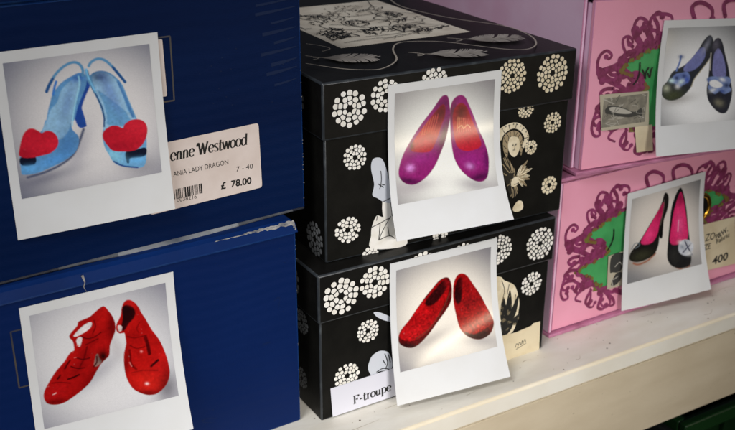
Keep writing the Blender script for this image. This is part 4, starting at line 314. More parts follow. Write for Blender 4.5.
 'p5': {'mot': 0.35, 'glit': 0.07, 'spark': 0.03, 'box': 'PU', 'fit': [0.06618, 0.11283, -0.05501, 0.01543, 0.01391, 0.08485, 0.10241], 'bg': [(0.514, 0.5991), [1.459, -0.154, -0.075, 1.588], [0.9, 0.9, 0.8903], [0.2382, 0.2413, 0.251]], 'L': [['B', (0.1984, 0.739), [5.391, -1.744, 2.186, 23.106], [0.3842, 0.3637, 0.3406], 0.7, None], ['S', [(0.5741, 0.3476), (0.4828, 0.4508), (0.4072, 0.5348), (0.3781, 0.6111)], 0.0106, [0.5249, 0.4572, 0.2827], 0.0046, None], ['P', [(0.5416, 0.0943), (0.4744, 0.15), (0.4178, 0.2445), (0.3352, 0.3378), (0.2476, 0.4016), (0.1227, 0.4536), (0.0718, 0.5376), (0.0063, 0.6014), (-0.0015, 0.6586), (0.0496, 0.7191), (0.1461, 0.7382), (0.2526, 0.7113), (0.3554, 0.6294), (0.395, 0.5342), (0.4706, 0.4502), (0.5449, 0.3659), (0.604, 0.2709), (0.5964, 0.1541)], [0.0398, 0.0439, 0.0536], 0.0046, 'a', None], ['P', [(0.396, 0.2592), (0.2916, 0.3707), (0.2642, 0.4409), (0.3609, 0.4452), (0.4517, 0.3969), (0.5119, 0.3062), (0.486, 0.2181)], [0.2102, 0.2316, 0.4755], 0.0061, 'i', 'a'], ['B', (0.1435, 0.6955), [7.548, -2.442, 1.749, 18.485], [0.0938, 0.1068, 0.0457], 0.8, 'a'], ['B', (0.0545, 0.6135), [25.283, -2.666, -1.498, 31.754], [0.5249, 0.5474, 0.4048], 0.8, 'a'], ['B', (0.5087, 0.2092), [33.422, 16.505, -5.161, 12.817], [0.5249, 0.5317, 0.6374], 0.5, 'a'], ['P', [(0.1286, 0.5115), (0.1725, 0.4752), (0.2434, 0.4688), (0.3026, 0.4619), (0.3443, 0.5123), (0.3249, 0.5598), (0.267, 0.586), (0.2205, 0.6029), (0.1699, 0.5714), (0.1203, 0.5496)], [0.1842, 0.2513, 0.5057], 0.0061, 'bow', None], ['B', (0.1194, 0.5399), [31.604, -3.333, -2.496, 52.923], [0.6918, 0.8977, 0.9], 0.9, None], ['B', (0.2402, 0.5556), [22.645, -18.186, 18.907, 43.611], [0.7472, 0.8977, 0.9], 0.9, None], ['B', (0.2706, 0.4991), [31.699, 11.393, -16.758, 51.251], [0.0433, 0.0643, 0.1941], 0.9, None], ['B', (0.1765, 0.5139), [47.406, -4.999, -3.21, 68.043], [0.0304, 0.0439, 0.1175], 0.9, None], ['B', (0.1964, 0.6017), [37.924, -3.999, -2.247, 47.63], [0.9, 0.9, 0.9], 0.8, None], ['B', (0.3109, 0.5398), [42.138, -4.443, -1.872, 39.692], [0.0778, 0.1399, 0.553], 0.9, None], ['S', [(0.2051, 0.2941), (0.1985, 0.3514), (0.1733, 0.4175), (0.1683, 0.4365)], 0.0236, [0.1602, 0.2413, 0.5212], 0.0046, None], ['B', (0.208, 0.298), [34.477, -3.636, -2.808, 59.538], [0.0882, 0.1328, 0.2938], 0.9, None], ['P', [(0.6567, 0.127), (0.6039, 0.1689), (0.5864, 0.2775), (0.5948, 0.4314), (0.5941, 0.5414), (0.5875, 0.6736), (0.6295, 0.7867), (0.7485, 0.8942), (0.8491, 0.9117), (0.9012, 0.8251), (0.9188, 0.6915), (0.8759, 0.5552), (0.8301, 0.4197), (0.7675, 0.2845), (0.7148, 0.1727)], [0.0365, 0.037, 0.0495], 0.0046, 'b', None], ['P', [(0.6708, 0.2369), (0.637, 0.3014), (0.6393, 0.4334), (0.6601, 0.5115), (0.7462, 0.5311), (0.8142, 0.5122), (0.7757, 0.3731), (0.7181, 0.2716)], [0.2382, 0.2413, 0.4755], 0.0061, 'j', 'b'], ['B', (0.641, 0.192), [25.283, -2.666, -0.899, 19.052], [0.2013, 0.1866, 0.2311], 0.6, 'b'], ['S', [(0.5892, 0.2777), (0.6031, 0.4538)], 0.0106, [0.6918, 0.656, 0.553], 0.0046, None], ['P', [(0.5806, 0.5452), (0.6479, 0.5264), (0.747, 0.5378), (0.8169, 0.5345), (0.8915, 0.5671), (0.8703, 0.633), (0.9034, 0.6795), (0.8208, 0.7085), (0.761, 0.6718), (0.6933, 0.7015), (0.6041, 0.6413), (0.6138, 0.5976)], [0.2382, 0.3158, 0.553], 0.0061, 'bw', None], ['P', [(0.6172, 0.5757), (0.6945, 0.5685), (0.7843, 0.6219), (0.7158, 0.6405), (0.6322, 0.614)], [0.9, 0.9, 0.9], 0.0054, 'w1', None], ['B', (0.7778, 0.5615), [26.822, 9.64, -18.853, 57.657], [0.9, 0.9, 0.9], 0.9, None], ['B', (0.8411, 0.6248), [31.604, -3.333, -2.247, 47.63], [0.0365, 0.0515, 0.131], 0.9, None], ['B', (0.6622, 0.6665), [24.271, -13.366, 13.575, 54.238], [0.8862, 0.9, 0.9], 0.85, None], ['B', (0.7904, 0.6845), [29.057, 10.444, -21.546, 65.894], [0.0778, 0.1194, 0.3406], 0.9, None], ['B', (0.5953, 0.5525), [47.406, -4.999, -2.808, 59.538], [0.1054, 0.1546, 0.3406], 0.9, None], ['B', (0.7575, 0.8054), [17.434, 6.266, -10.055, 30.75], [0.3232, 0.3045, 0.2121], 0.7, 'b']]},
 'p6': {'mot': 0.35, 'glit': 0.07, 'spark': 0.03, 'box': 'PL', 'fit': [0.07021, 0.11095, 0.02953, 0.00411, 0.0209, 0.08751, 0.1044], 'bg': [(0.5053, 0.4634), [1.511, -0.027, -0.392, 1.632], [0.7863, 0.7321, 0.6675], [0.2386, 0.2389, 0.247]], 'L': [['B', (0.1512, 0.7789), [5.173, -1.655, -0.43, 20.407], [0.4156, 0.3523, 0.2964], 0.7, None], ['B', (0.8576, 0.9487), [8.688, -0.156, -2.55, 10.605], [0.3153, 0.3057, 0.3052], 0.7, None], ['P', [(0.4219, 0.3677), (0.4734, 0.3187), (0.4705, 0.441), (0.4621, 0.5573), (0.432, 0.5401), (0.4201, 0.4534)], [0.0107, 0.0092, 0.01], 0.0042, 'hl', None], ['S', [(0.0748, 0.7692), (0.1462, 0.8018), (0.2734, 0.7833), (0.3735, 0.7259)], 0.0209, [0.3943, 0.175, 0.1137], 0.0059, None], ['P', [(0.4719, 0.0485), (0.4445, 0.14), (0.3974, 0.2268), (0.3147, 0.3294), (0.2321, 0.432), (0.15, 0.535), (0.067, 0.6008), (0.027, 0.6528), (0.0302, 0.7158), (0.131, 0.7632), (0.2731, 0.7584), (0.3647, 0.7163), (0.4103, 0.6286), (0.4227, 0.528), (0.4462, 0.4352), (0.4809, 0.3451), (0.5253, 0.2329), (0.5302, 0.1113), (0.5032, 0.0559)], [0.0219, 0.0194, 0.0171], 0.0051, 'a', None], ['P', [(0.4581, 0.1555), (0.3705, 0.2693), (0.2606, 0.4145), (0.1733, 0.5358), (0.2247, 0.5782), (0.3269, 0.5786), (0.3922, 0.5008), (0.4168, 0.3837), (0.4547, 0.2651), (0.4727, 0.1835)], [0.7553, 0.0396, 0.1826], 0.0059, 'i', 'a'], ['B', (0.2795, 0.493), [18.123, 11.575, -6.838, 11.06], [0.8673, 0.0889, 0.2794], 0.7, 'i'], ['B', (0.4282, 0.2342), [19.445, 9.282, -5.368, 10.019], [0.3153, 0.016, 0.063], 0.7, 'i'], ['S', [(0.4733, 0.1223), (0.4683, 0.2438), (0.433, 0.4073)], 0.0117, [0.1612, 0.1277, 0.1088], 0.0051, 'a'], ['B', (0.186, 0.7048), [9.036, -3.774, 1.15, 19.825], [0.0708, 0.0724, 0.0411], 0.7, 'a'], ['S', [(0.0379, 0.5936), (0.0781, 0.5418), (0.1213, 0.5402), (0.1519, 0.5725), (0.0954, 0.5955)], 0.0104, [0.1942, 0.2313, 0.2629], 0.0051, None], ['S', [(0.6567, 0.9633), (0.7582, 1.0056), (0.8365, 0.9798)], 0.0183, [0.3153, 0.1387, 0.0862], 0.0068, None], ['P', [(0.7018, 0.036), (0.6485, 0.0886), (0.5957, 0.2322), (0.5742, 0.4351), (0.5519, 0.6643), (0.5428, 0.8186), (0.599, 0.9234), (0.7158, 0.9773), (0.8379, 0.9672), (0.8655, 0.8435), (0.8543, 0.6844), (0.8333, 0.4969), (0.8015, 0.2808), (0.7492, 0.1121)], [0.0165, 0.016, 0.0171], 0.0051, 'b', None], ['P', [(0.6988, 0.1003), (0.6371, 0.268), (0.6065, 0.4429), (0.5865, 0.6465), (0.702, 0.6899), (0.8237, 0.6563), (0.8236, 0.4946), (0.7732, 0.248), (0.7303, 0.1207)], [0.7553, 0.0396, 0.1826], 0.0059, 'j', 'b'], ['B', (0.7197, 0.47), [20.442, -0.367, -2.267, 9.427], [0.884, 0.1277, 0.3417], 0.75, 'j'], ['S', [(0.7023, 0.4137), (0.6914, 0.5414)], 0.0091, [0.9, 0.5161, 0.6605], 0.0051, 'j'], ['B', (0.7138, 0.1559), [17.376, -0.312, -3.401, 14.141], [0.2308, 0.013, 0.0498], 0.7, 'j'], ['B', (0.6351, 0.8147), [17.376, -0.312, -2.915, 12.121], [0.0498, 0.0483, 0.0411], 0.7, 'b'], ['P', [(0.7177, 0.691), (0.7819, 0.6672), (0.86, 0.6988), (0.9026, 0.7741), (0.8666, 0.8307), (0.8029, 0.8494), (0.728, 0.8108), (0.6998, 0.7519)], [0.5839, 0.6052, 0.6536], 0.0068, 'fl', None], ['S', [(0.7908, 0.6824), (0.825, 0.7557), (0.8796, 0.8598)], 0.0157, [0.0182, 0.0232, 0.0702], 0.0042, None], ['S', [(0.8835, 0.7305), (0.818, 0.7671), (0.7594, 0.8052)], 0.0144, [0.0219, 0.0274, 0.0862], 0.0042, None], ['B', (0.7474, 0.7372), [34.752, -0.624, -10.202, 42.422], [0.3153, 0.3523, 0.422], 0.8, None], ['B', (0.7337, 0.687), [24.306, 11.602, -23.858, 44.53], [0.7863, 0.7931, 0.8153], 0.9, None], ['B', (0.8441, 0.8384), [27.804, -11.612, 2.555, 44.056], [0.8182, 0.8247, 0.831], 0.9, None], ['B', (0.8824, 0.7484), [43.44, -0.78, -8.501, 35.351], [0.7707, 0.7776, 0.7997], 0.8, None]]}}

# ------------------------------------------------------------------ shelf
t = thing('shelf', 'cream painted wooden shelf that all the shoe boxes stand on', 'shelf', (0, 0, 0))
mb = MB(); mb.box(-.45, .75, -.0365, .36, -.0165, 0, M_shelf, .0022, 3, M_shelfedge); r0 = random.Random(2); PT = lambda a, c, h: (a, c, h)
for _ in range(70):
    x, y = r0.uniform(-.05, .5), r0.uniform(-.033, .01); s_ = r0.uniform(.0003, .0009); k_ = r0.randint(5, 7)
    mb.poly([(x + s_ * r0.uniform(.5, 1.5) * math.cos(6.283 * j / k_), y + s_ * r0.uniform(.4, 1) * math.sin(6.283 * j / k_)) for j in range(k_)], r0.choice((M_speck, M_speck_pale)), PT, sm=False, dh=5e-7)
for _ in range(14):
    x, y = r0.uniform(0, .45), r0.uniform(-.032, .004); l_ = r0.uniform(.006, .03); mb.stroke([(x, y), (x + l_ * .5, y + r0.uniform(-.002, .002)), (x + l_, y + r0.uniform(-.004, .004))], r0.uniform(.0002, .0005), M_speck_pale, PT, taper=.8)
mb.build('shelf_board', t)
mb = MB(); mb.box(-.45, .75, -.0352, -.018, -.0862, -.0168, M_apron, .0012, 2)
for _ in range(34):
    x, z = r0.uniform(0, .5), r0.uniform(-.08, -.02); s_ = r0.uniform(.0003, .0009); k_ = r0.randint(5, 7)
    mb.poly([(x + s_ * r0.uniform(.5, 1.5) * math.cos(6.283 * j / k_), z + s_ * r0.uniform(.4, 1) * math.sin(6.283 * j / k_)) for j in range(k_)], M_speck_pale, front(-.0352), sm=False, dh=5e-7)
mb.build('apron', t)
mb = MB(); mb.box(-3, 4, -2, 3, -.5, -.48, M_floor, 0); o = mb.build('floor'); o['kind'] = 'structure'
# green plastic tub and dark grey basket on the floor below
def tub(name, label, x0, x1, y0, y1, z1, m, mr):
    t = thing(name, label, 'tub', ((x0 + x1) / 2, (y0 + y1) / 2, -.48)); cx, cy = (x1 - x0) / 2, (y1 - y0) / 2; H = z1 + .48
    k = .9
    mb = MB()
    for a, b in (((-cx, -cy), (cx, -cy)), ((cx, -cy), (cx, cy)), ((cx, cy), (-cx, cy)), ((-cx, cy), (-cx, -cy))):
        q = .975
        mb.hex([(a[0] * k, a[1] * k, 0), (b[0] * k, b[1] * k, 0), (b[0] * k * q, b[1] * k * q, 0), (a[0] * k * q, a[1] * k * q, 0), (a[0], a[1], H), (b[0], b[1], H), (b[0] * q, b[1] * q, H), (a[0] * q, a[1] * q, H)], m)
    mb.box(-cx * k, cx * k, -cy * k, cy * k, .0, .006, m, 0); mb.build('tub_wall', t)
    mb = MB(); r = .009
    for x_0, x_1, y_0, y_1 in ((-cx - r, cx + r, -cy - r, -cy), (-cx - r, cx + r, cy, cy + r), (-cx - r, -cx, -cy, cy), (cx, cx + r, -cy, cy)): mb.box(x_0, x_1, y_0, y_1, H - .014, H + .002, mr, .002)
    mb.build('rim', t)
    mb = MB()
    for i in range(9):
        x = -cx + (i + .5) * 2 * cx / 9; mb.hex([(x - .004, -cy * k - .004, .02), (x + .004, -cy * k - .004, .02), (x + .004, -cy * k, .02), (x - .004, -cy * k, .02), (x - .004, -cy - .004, H - .015), (x + .004, -cy - .004, H - .015), (x + .004, -cy, H - .015), (x - .004, -cy, H - .015)], m)
    mb.build('rib', t)
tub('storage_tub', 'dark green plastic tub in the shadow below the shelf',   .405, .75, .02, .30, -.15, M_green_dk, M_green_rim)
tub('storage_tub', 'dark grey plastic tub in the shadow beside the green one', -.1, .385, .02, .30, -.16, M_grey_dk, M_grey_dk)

# ------------------------------------------------------------------ shoe boxes
WHT, CRM, INK = M_ink_white, M_ink_cream, M_ink_black
def label_quad(name, parent, pts, y, m, extra=None, rim=.0006, curl=None):
    mb = MB(); mb.h = .0012 if 'pink' in parent['label'] else .0005
    mb.poly(pts, m, front(y), sm=False)
    if extra: extra(mb)
    return mb.build(name, parent)
def rounded(q, r):
    out = []; n = len(q)
    for i in range(n):
        p, a, b = np.array(q[i]), np.array(q[i - 1]), np.array(q[(i + 1) % n])
        da = (a - p) / np.linalg.norm(a - p); db = (b - p) / np.linalg.norm(b - p)
        for k in range(6):
            t = k / 5; out.append(tuple((1 - t) ** 2 * (p + da * r) + 2 * t * (1 - t) * p + t * t * (p + db * r)))
    return out

# --- blue boxes (origin at the right-hand front foot)
def gold_frame(mb, y):
    P = front(y)
    for a, b in (((-.182, .125), (-.0858, .1245)), ((-.0858, .1245), (-.0862, .0872)), ((-.0862, .0872), (-.182, .0885)), ((-.182, .0885), (-.182, .125))):
        mb.stroke([a, b], .0009, M_gold, P, sm=False)
def wear_flakes(mb, pts, m, P, rnd, n, spread, size):
    pts = [np.array(p) for p in pts]
    for _ in range(n):
        i = rnd.randrange(len(pts) - 1); t = rnd.random(); p = pts[i] * (1 - t) + pts[i + 1] * t + np.array((rnd.gauss(0, spread), rnd.gauss(0, spread * .5)))
        a = rnd.random() * 6; k = rnd.randint(5, 7)
        mb.poly([(p[0] + size * rnd.uniform(.3, 1) * 1.6 * math.cos(2 * math.pi * j / k), p[1] + size * rnd.uniform(.3, 1) * math.sin(2 * math.pi * j / k)) for j in range(k)], m, P, sm=False, dh=3e-7)
rnd = random.Random(4)
BL = thing('shoe_box', 'lower dark blue shoe box with a worn pale lid corner, behind red strappy shoes photo', 'shoe box', (-.010, .0101, 0), R(2), 'stacked shoe boxes')
mb = MB(); mb.box(-.268, 0, .0, .30, 0, .1435, M_blue, .0012, 2, M_blue_edge); gold_frame(mb, 0)
for _ in range(26): mb.disc(rnd.uniform(-.09, -.003), rnd.uniform(.02, .14), rnd.uniform(.0002, .0005), .00025, rnd.random() * 3, M_blue_crease, front(0), 7); mb.h += 1e-6
for _ in range(7):
    x, z = rnd.uniform(-.085, -.01), rnd.uniform(.02, .14); mb.stroke([(x, z), (x + rnd.uniform(-.004, .006), z + rnd.uniform(-.003, .003)), (x + rnd.uniform(-.006, .012), z + rnd.uniform(-.008, .008))], .00025, M_blue_crease, front(0), taper=.6)
wear_flakes(mb, [(-.0006, .14), (-.0006, .01)], M_card_worn, front(0), rnd, 12, .0002, .0003)
mb.build('body', BL)
mb = MB()                                                     # shallow lid whose top edge is crushed to a slope
x0, x1 = -.2695, .0008
bmx = mb.bm; L0 = [(x0, -.0012, .1436), (x1, -.0012, .1436), (x1, .302, .1436), (x0, .302, .1436)]
L1 = [(x0 + .0012, .0006, .1495), (x1 - .001, .0006, .1500), (x1 - .0015, .30, .1505), (x0 + .0015, .30, .1505)]
L2 = [(x0 + .003, .0035, .1515), (x1 - .003, .0035, .1515), (x1 - .003, .298, .1515), (x0 + .003, .298, .1515)]
vs = [[bmx.verts.new(p) for p in L] for L in (L0, L1, L2)]; mi_b = mb.mi(M_blue_lid)
for a, b in zip(vs, vs[1:]):
    for i in range(4): bmx.faces.new((a[i], a[(i + 1) % 4], b[(i + 1) % 4], b[i])).material_index = mi_b
bmx.faces.new(vs[0][::-1]).material_index = mi_b; bmx.faces.new(vs[2]).material_index = mi_b
def slope(a, b, h):                                          # the sloped lid face: b runs up it
    return (a, -.0012 + .0018 * b - h * .95, .1436 + .0062 * b + h * .3)
wear_flakes(mb, [(-.045, .96), (-.02, 1.0), (-.006, 1.02)], M_card_worn, lambda a, b, h: (a, .0006 + (b - 1) * .003 - h, .1500 + h + (b - 1) * .0014), rnd, 26, .0012, .0007)
wear_flakes(mb, [(-.004, 1.0), (-.0012, .6), (-.0006, .1)], M_card_worn, slope, rnd, 22, .0006, .0009)
def torn(pts_top, P, m):
    mb.poly(pts_top, m, P, sm=False)
ed = []
xs = [-.056 + .0555 * k / 34 for k in range(35)]
for x in xs: ed.append((x, 1.02))
low = []
for x in xs[::-1]:
    u = (x + .056) / .055; low.append((x, 1.0 - max(.04, (.05 + .30 * u ** 2) * rnd.uniform(.3, 1.2)) * (1 if rnd.random() > .3 or u > .85 else .15)))
torn([(a, c) for a, c in ed] + low, slope, M_card_worn)
torn([(-.0042, 1.0), (-.0022, .98), (-.0003, .8), (-.0002, .25), (-.0011, .3), (-.0008, .45), (-.0021, .55), (-.0016, .68)], slope, M_card_worn)
topf = lambda a, c, h: (a, .0006 + .0029 * c, .1500 + .0015 * c + h)
torn([(x, 0) for x in xs[12:]] + [(x, rnd.uniform(.1, .75) * ((x + .06) / .06)) for x in xs[:11:-1]], topf, M_card_worn)
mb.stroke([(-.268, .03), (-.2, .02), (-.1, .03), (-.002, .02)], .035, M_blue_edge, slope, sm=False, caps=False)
mb.build('lid', BL)
mb = MB(); mb.stroke([(x, z) for x, z in PR['crack']], .0006, M_card_worn, front(-.0015), taper=.7); mb.stroke([(PR['crack'][0][0] - .0006, .1495), (PR['crack'][0][0] + .0004, .146), PR['crack'][1]], .0011, M_card_worn, front(-.0015), taper=.6); mb.build('torn_crease', BL)

BU = thing('shoe_box', 'upper dark blue shoe box with a price label reading 78.00', 'shoe box', (.0042, .0242, .152), R(4), 'stacked shoe boxes')
mb = MB(); mb.box(-.268, 0, 0, .30, .0, .1515, M_blue_u, .0012, 2, M_blue_edge); gold_frame(mb, 0)
wear_flakes(mb, [(-.001, .11), (-.0008, .06), (-.0006, .004)], M_card_worn, front(0), rnd, 16, .0003, .00035)
for k in range(9):
    z0 = .088 + .0062 * k + rnd.uniform(-.001, .001); xl = -.004 - rnd.uniform(.008, .03)
    mb.stroke([(xl, z0 - .0016), (xl * .55, z0 - .0006), (-.0035, z0 + .0006)], rnd.uniform(.0012, .0024), M_blue_soft, front(0), taper=.8, caps=False)
for k in range(16):
    x, z = -.035 + rnd.uniform(-.04, .03), .075 + rnd.uniform(0, .05); mb.disc(x, z, .0005, .0003, rnd.random() * 3, M_blue_crease, front(0), 7); mb.h += 1e-6
mb.build('body', BU)
mb = MB(); mb.box(-.2695, .0012, -.0012, .3012, .1517, .168, M_blue_u, .0014, 2, M_blue_edge); mb.build('lid', BU)
# thin strip added under the upper box, glare put into its tones
mb = MB(); mi_ = mb.mi(M_glare_pale); mj_ = mb.mi(M_glare_dark); mk_ = mb.mi(M_glare_mid); N = 60; rows = []; glare_k = []
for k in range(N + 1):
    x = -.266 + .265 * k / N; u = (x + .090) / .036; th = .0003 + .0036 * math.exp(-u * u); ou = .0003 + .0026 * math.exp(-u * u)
    rows.append([mb.bm.verts.new(p) for p in ((x, -.0002, .0014), (x, -.0006 - ou * .5, .0008 - th * .2), (x, -.0005 - ou, .0002 - th * .5), (x, .004, -.00045))]); glare_k.append(math.exp(-u * u))
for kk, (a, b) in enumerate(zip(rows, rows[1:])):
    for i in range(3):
        f = mb.bm.faces.new((a[i], a[i + 1], b[i + 1], b[i])); f.material_index = mi_ if glare_k[kk] > .3 else mk_ if glare_k[kk] > .01 else mj_; f.smooth = True
mb.build('glare_wedge', BU)
def lab_bu(mb):
    P = front(0); T = PR['txt_bu']
    pen_text(mb, 'enne Westwood', T['W'][0], T['W'][1], .0072, INK, P, .125, .03, .12)
    mb.text('ANIA LADY DRAGON', T['A'][0], T['A'][1], .0031, INK, P)
    mb.text('7 - 40', T['S'][0], T['S'][1], .0031, INK, P)
    mb.text('£  78.00', T['P'][0], T['P'][1], .0044, INK, P, bold=.03)
    mb.text('0038216', T['N'][0], T['N'][1], .0026, INK, P)
    r_ = random.Random(9); x = -.0910
    while x < -.0722:
        w = r_.choice((.0003, .0005, .0009)); mb.poly([(x, .0268), (x + w, .0268), (x + w, .0331), (x, .0331)], INK, P, sm=False, dh=1e-6); x += w + r_.choice((.0003, .0004, .0007))
label_quad('price_label', BU, rounded([(-.107, .0203), (-.0314, .0216), (-.0322, .0642), (-.107, .0628)], .0022), 0, M_label_pink, lab_bu)
label_quad('paper_sticker', BU, rounded([(-.112, .0905), (-.0905, .0905), (-.0908, .1236), (-.112, .1240)], .001), 0, M_label_pink)

# --- black boxes (origin at the left-hand front foot)
def black_box(tag_, loc, rz, label, H, ls, w=.2015):
    t = thing('shoe_box', label, 'shoe box', loc, rz, 'stacked shoe boxes')
    rnd = random.Random(H * 1000)
    body = MB(); body.box(.0015, w - .0025, .0015, .285, 0, ls + .002, M_black, .0012, 2, M_black_edge)
    lid = MB(); lid.box(0, w, 0, .287, ls, H, M_black_lid, .0014, 2, M_black_edge)
    return t, body, lid, rnd
KL, body, lid, rnd = black_box('KL', (0, 0, 0), 0, 'lower black patterned shoe box with a white paper label reading F-troupe', .1131, .0772)
for r_ in PR['KL_lid']: rosette(lid, *r_, WHT, front(0), rnd)
for r_ in PR['KL_body']: rosette(body, *r_, WHT, front(.0015), rnd)
for y, z, r_ in ((.028, .066, .009), (.075, .03, .011), (.12, .058, .01), (.03, .02, .008), (.2, .04, .011)): rosette(body, y, z, r_, 2, M_ink_dim, side(.0015), rnd)
for y, z in ((.04, .095), (.11, .098), (.19, .094)): rosette(lid, y, z, .0125, 0, M_ink_dim, side(0), rnd)
P = front(.0015)
body.poly(PR['pointer'], M_ink_pale, P)
body.poly(PR['head']['skull'], M_ink_pale, P)
for s in PR['head']['lines']: body.stroke(s, .0008, INK, P)
body.poly(PR['bouquet']['shirt'], CRM, P)
for s in PR['bouquet']['collar']: body.stroke(s, .0006, INK, P)
for s in PR['bouquet']['leaves']: body.poly(s, M_ink_leaf, P)
body.build('body', KL); lid.build('lid', KL)
label_quad('brand_label', KL, [(.0088, .0245), (.075, .0252), (.075, .0013), (.0102, .0009)], .0015, M_label_white, lambda mb: pen_text(mb, 'F-troupe', PR['ft_txt'][0], PR['ft_txt'][1], .0068, INK, front(.0015), .14, .045, .0))
label_quad('signed_label', KL, PR['lab_sig'], .0015, M_label_cream, lambda mb: [mb.stroke(s, .0005, INK, front(.0015)) for s in PR['sig']])

KU, body, lid, rnd = black_box('KU', (.012, .0125, .1135), R(-2), 'upper black patterned shoe box with feathers drawn on its lid, behind purple shoes photo', .1242, .0862)
for r_ in PR['KU_lid']: rosette(lid, *r_, WHT if r_[0] < .1 else CRM, front(0), rnd)
for r_ in PR['KU_body']: rosette(body, *r_, WHT if r_[0] < .1 else CRM, front(.0015), rnd)
for y, z, r_ in ((.018, .012, .012), (.075, .06, .01), (.12, .03, .01), (.2, .06, .011)): rosette(body, y, z, r_, 2, M_ink_dim, side(.0015), rnd)
for y, z in ((.04, .105), (.11, .108), (.19, .104)): rosette(lid, y, z, .0125, 0, M_ink_dim, side(0), rnd)
g = PR['gown']
body.poly(g['torso'], WHT, P); body.poly(g['skirt'], WHT, P); body.poly(g['sleeve'], M_ink_pale, P)
for s in g['lines']: body.stroke(s, .0006, INK, P)
g = PR['bonnet']
body.poly(g['hair'], M_ink_tan, P); body.poly(g['base'], CRM, P)
def along(poly, n):                                               # evenly spaced points round an outline
    q = smooth(poly, True, 6); return [q[int(i * len(q) / n)] for i in range(n)]
hc = np.mean(np.array(g['hair']), 0); r3 = random.Random(8)
for q in along(g['hair'], 22): body.stroke([q * .96 + hc * .04, q * .8 + hc * .2 + np.array((r3.uniform(-.001, .001), -.001)), q * .66 + hc * .34 + np.array((0, -.003))], .0005, INK, P, n=3)
body.poly(g['brim'], CRM, P); body.poly(g['face'], CRM, P)
bc = np.mean(np.array(g['face']), 0)
for q in along(g['brim'], 30): body.disc(q[0] * .93 + bc[0] * .07, q[1] * .93 + bc[1] * .07, .0006, .0005, 0, INK, P, 7)
body.h += 2e-6
body.poly(g['dress'], M_ink_dress, P); dc = np.mean(np.array(g['dress']), 0)
for q in along(g['dress'], 26):
    t_ = r3.uniform(.3, .8); body.stroke([q, q * (1 - t_ * .5) + dc * t_ * .5 + np.array((.0006, -.0012)), q * (1 - t_) + dc * t_], .0006, M_ink_tan, P, n=3)
body.disc(dc[0] + .002, dc[1] - .004, .0042, .0036, .5, CRM, P, 14); body.h += 2e-6
root = np.array(g['plume'][1][0])
for k in range(11):
    an = -1.0 + 2.1 * k / 10; L_ = .0105 * (1 + .25 * math.sin(k * 2.3)); tip = root + L_ * np.array((math.cos(an), math.sin(an))); sd = np.array((-math.sin(an), math.cos(an))) * .0013
    body.poly([root, root * .5 + tip * .5 + sd, tip + sd * .35, tip - sd * .3, root * .5 + tip * .5 - sd], (CRM, M_ink_tan)[k % 2], P)
    body.stroke([root, root * .4 + tip * .6, tip], .0003, INK, P, n=3)
fx, fz = bc
for s in ([(-.0020, .0018), (-.0012, .0023), (-.0004, .0018)], [(.0006, .0017), (.0014, .0021), (.0021, .0016)]): body.stroke([(fx + u, fz + v) for u, v in s], .0004, INK, P)
for u in (-.0012, .0014): body.disc(fx + u, fz + .0012, .00055, .00045, 0, INK, P, 8)
body.h += 2e-6
body.stroke([(fx + .0002, fz + .0012), (fx + .0006, fz - .0008), (fx - .0001, fz - .0011)], .0003, INK, P); body.stroke([(fx - .0009, fz - .0025), (fx, fz - .0023), (fx + .0010, fz - .0026)], .0005, INK, P)
for s in g['lines'][4:]: body.stroke(s, .0005, INK, P)
body.build('body', KU)
P = lidtop(.1242)
PAN = [(.0535, .078), (.164, .0795), (.1635, .225), (.0535, .225)]
lid.poly(PAN, M_panel, P, sm=False)
r2 = random.Random(21)
def hatch(cx, cy, rx, ry, ang, n, m=INK, w=.0008):
    for _ in range(n):
        a = r2.uniform(-1, 1); b = r2.uniform(-1, 1)
        if a * a + b * b > 1: continue
        x = cx + rx * a * math.cos(ang) - ry * b * math.sin(ang); y = cy + rx * a * math.sin(ang) + ry * b * math.cos(ang); l = r2.uniform(.003, .008); t_ = ang + r2.gauss(.9, .5)
        lid.stroke([(x, y), (x + l * math.cos(t_) * .5 + .001, y + l * math.sin(t_) * .5), (x + l * math.cos(t_), y + l * math.sin(t_))], w * r2.uniform(.6, 1.3), m, P, n=3)
for args in ((.069, .121, .010, .021, -.2, 110, INK, .0012), (.102, .113, .014, .010, .3, 60, INK, .0011), (.140, .100, .018, .005, .15, 46), (.088, .165, .022, .012, .5, 50), (.14, .145, .016, .02, .2, 40), (.12, .19, .03, .02, 0, 50), (.066, .19, .012, .02, 0, 40)): hatch(*args)
for s in ([(.075, .135), (.095, .122), (.112, .126), (.13, .118), (.15, .122)], [(.08, .15), (.1, .142), (.125, .15), (.148, .135)], [(.085, .1), (.105, .098), (.128, .102)], [(.062, .09), (.09, .092), (.11, .088)], [(.09, .18), (.115, .17), (.14, .175)], [(.12, .126), (.128, .14), (.122, .155), (.135, .165)], [(.1, .126), (.094, .14), (.1, .155)]): lid.stroke(s, .0009, INK, P)
for pts in ([(.058, .1), (.07, .108), (.082, .104), (.078, .118), (.064, .122)], [(.118, .1), (.126, .112), (.138, .116), (.13, .126), (.118, .118)], [(.098, .132), (.11, .14), (.106, .156), (.094, .15)], [(.075, .17), (.09, .176), (.086, .19), (.07, .186)], [(.135, .15), (.15, .158), (.146, .172), (.13, .166)]):
    lid.stroke(pts + [pts[0]], .0011, INK, P); c_ = np.mean(np.array(pts), 0); hatch(c_[0], c_[1], .007, .007, .4, 26)
for k in range(26):
    x, y = r2.uniform(.06, .155), r2.uniform(.088, .2); pts = [(x, y)]; a_ = r2.random() * 6
    for _ in range(5): a_ += r2.uniform(-.9, .9); x += .005 * math.cos(a_); y += .006 * math.sin(a_); pts.append((min(max(x, .056), .161), min(max(y, .082), .222)))
    lid.stroke(pts, .0008, INK, P)
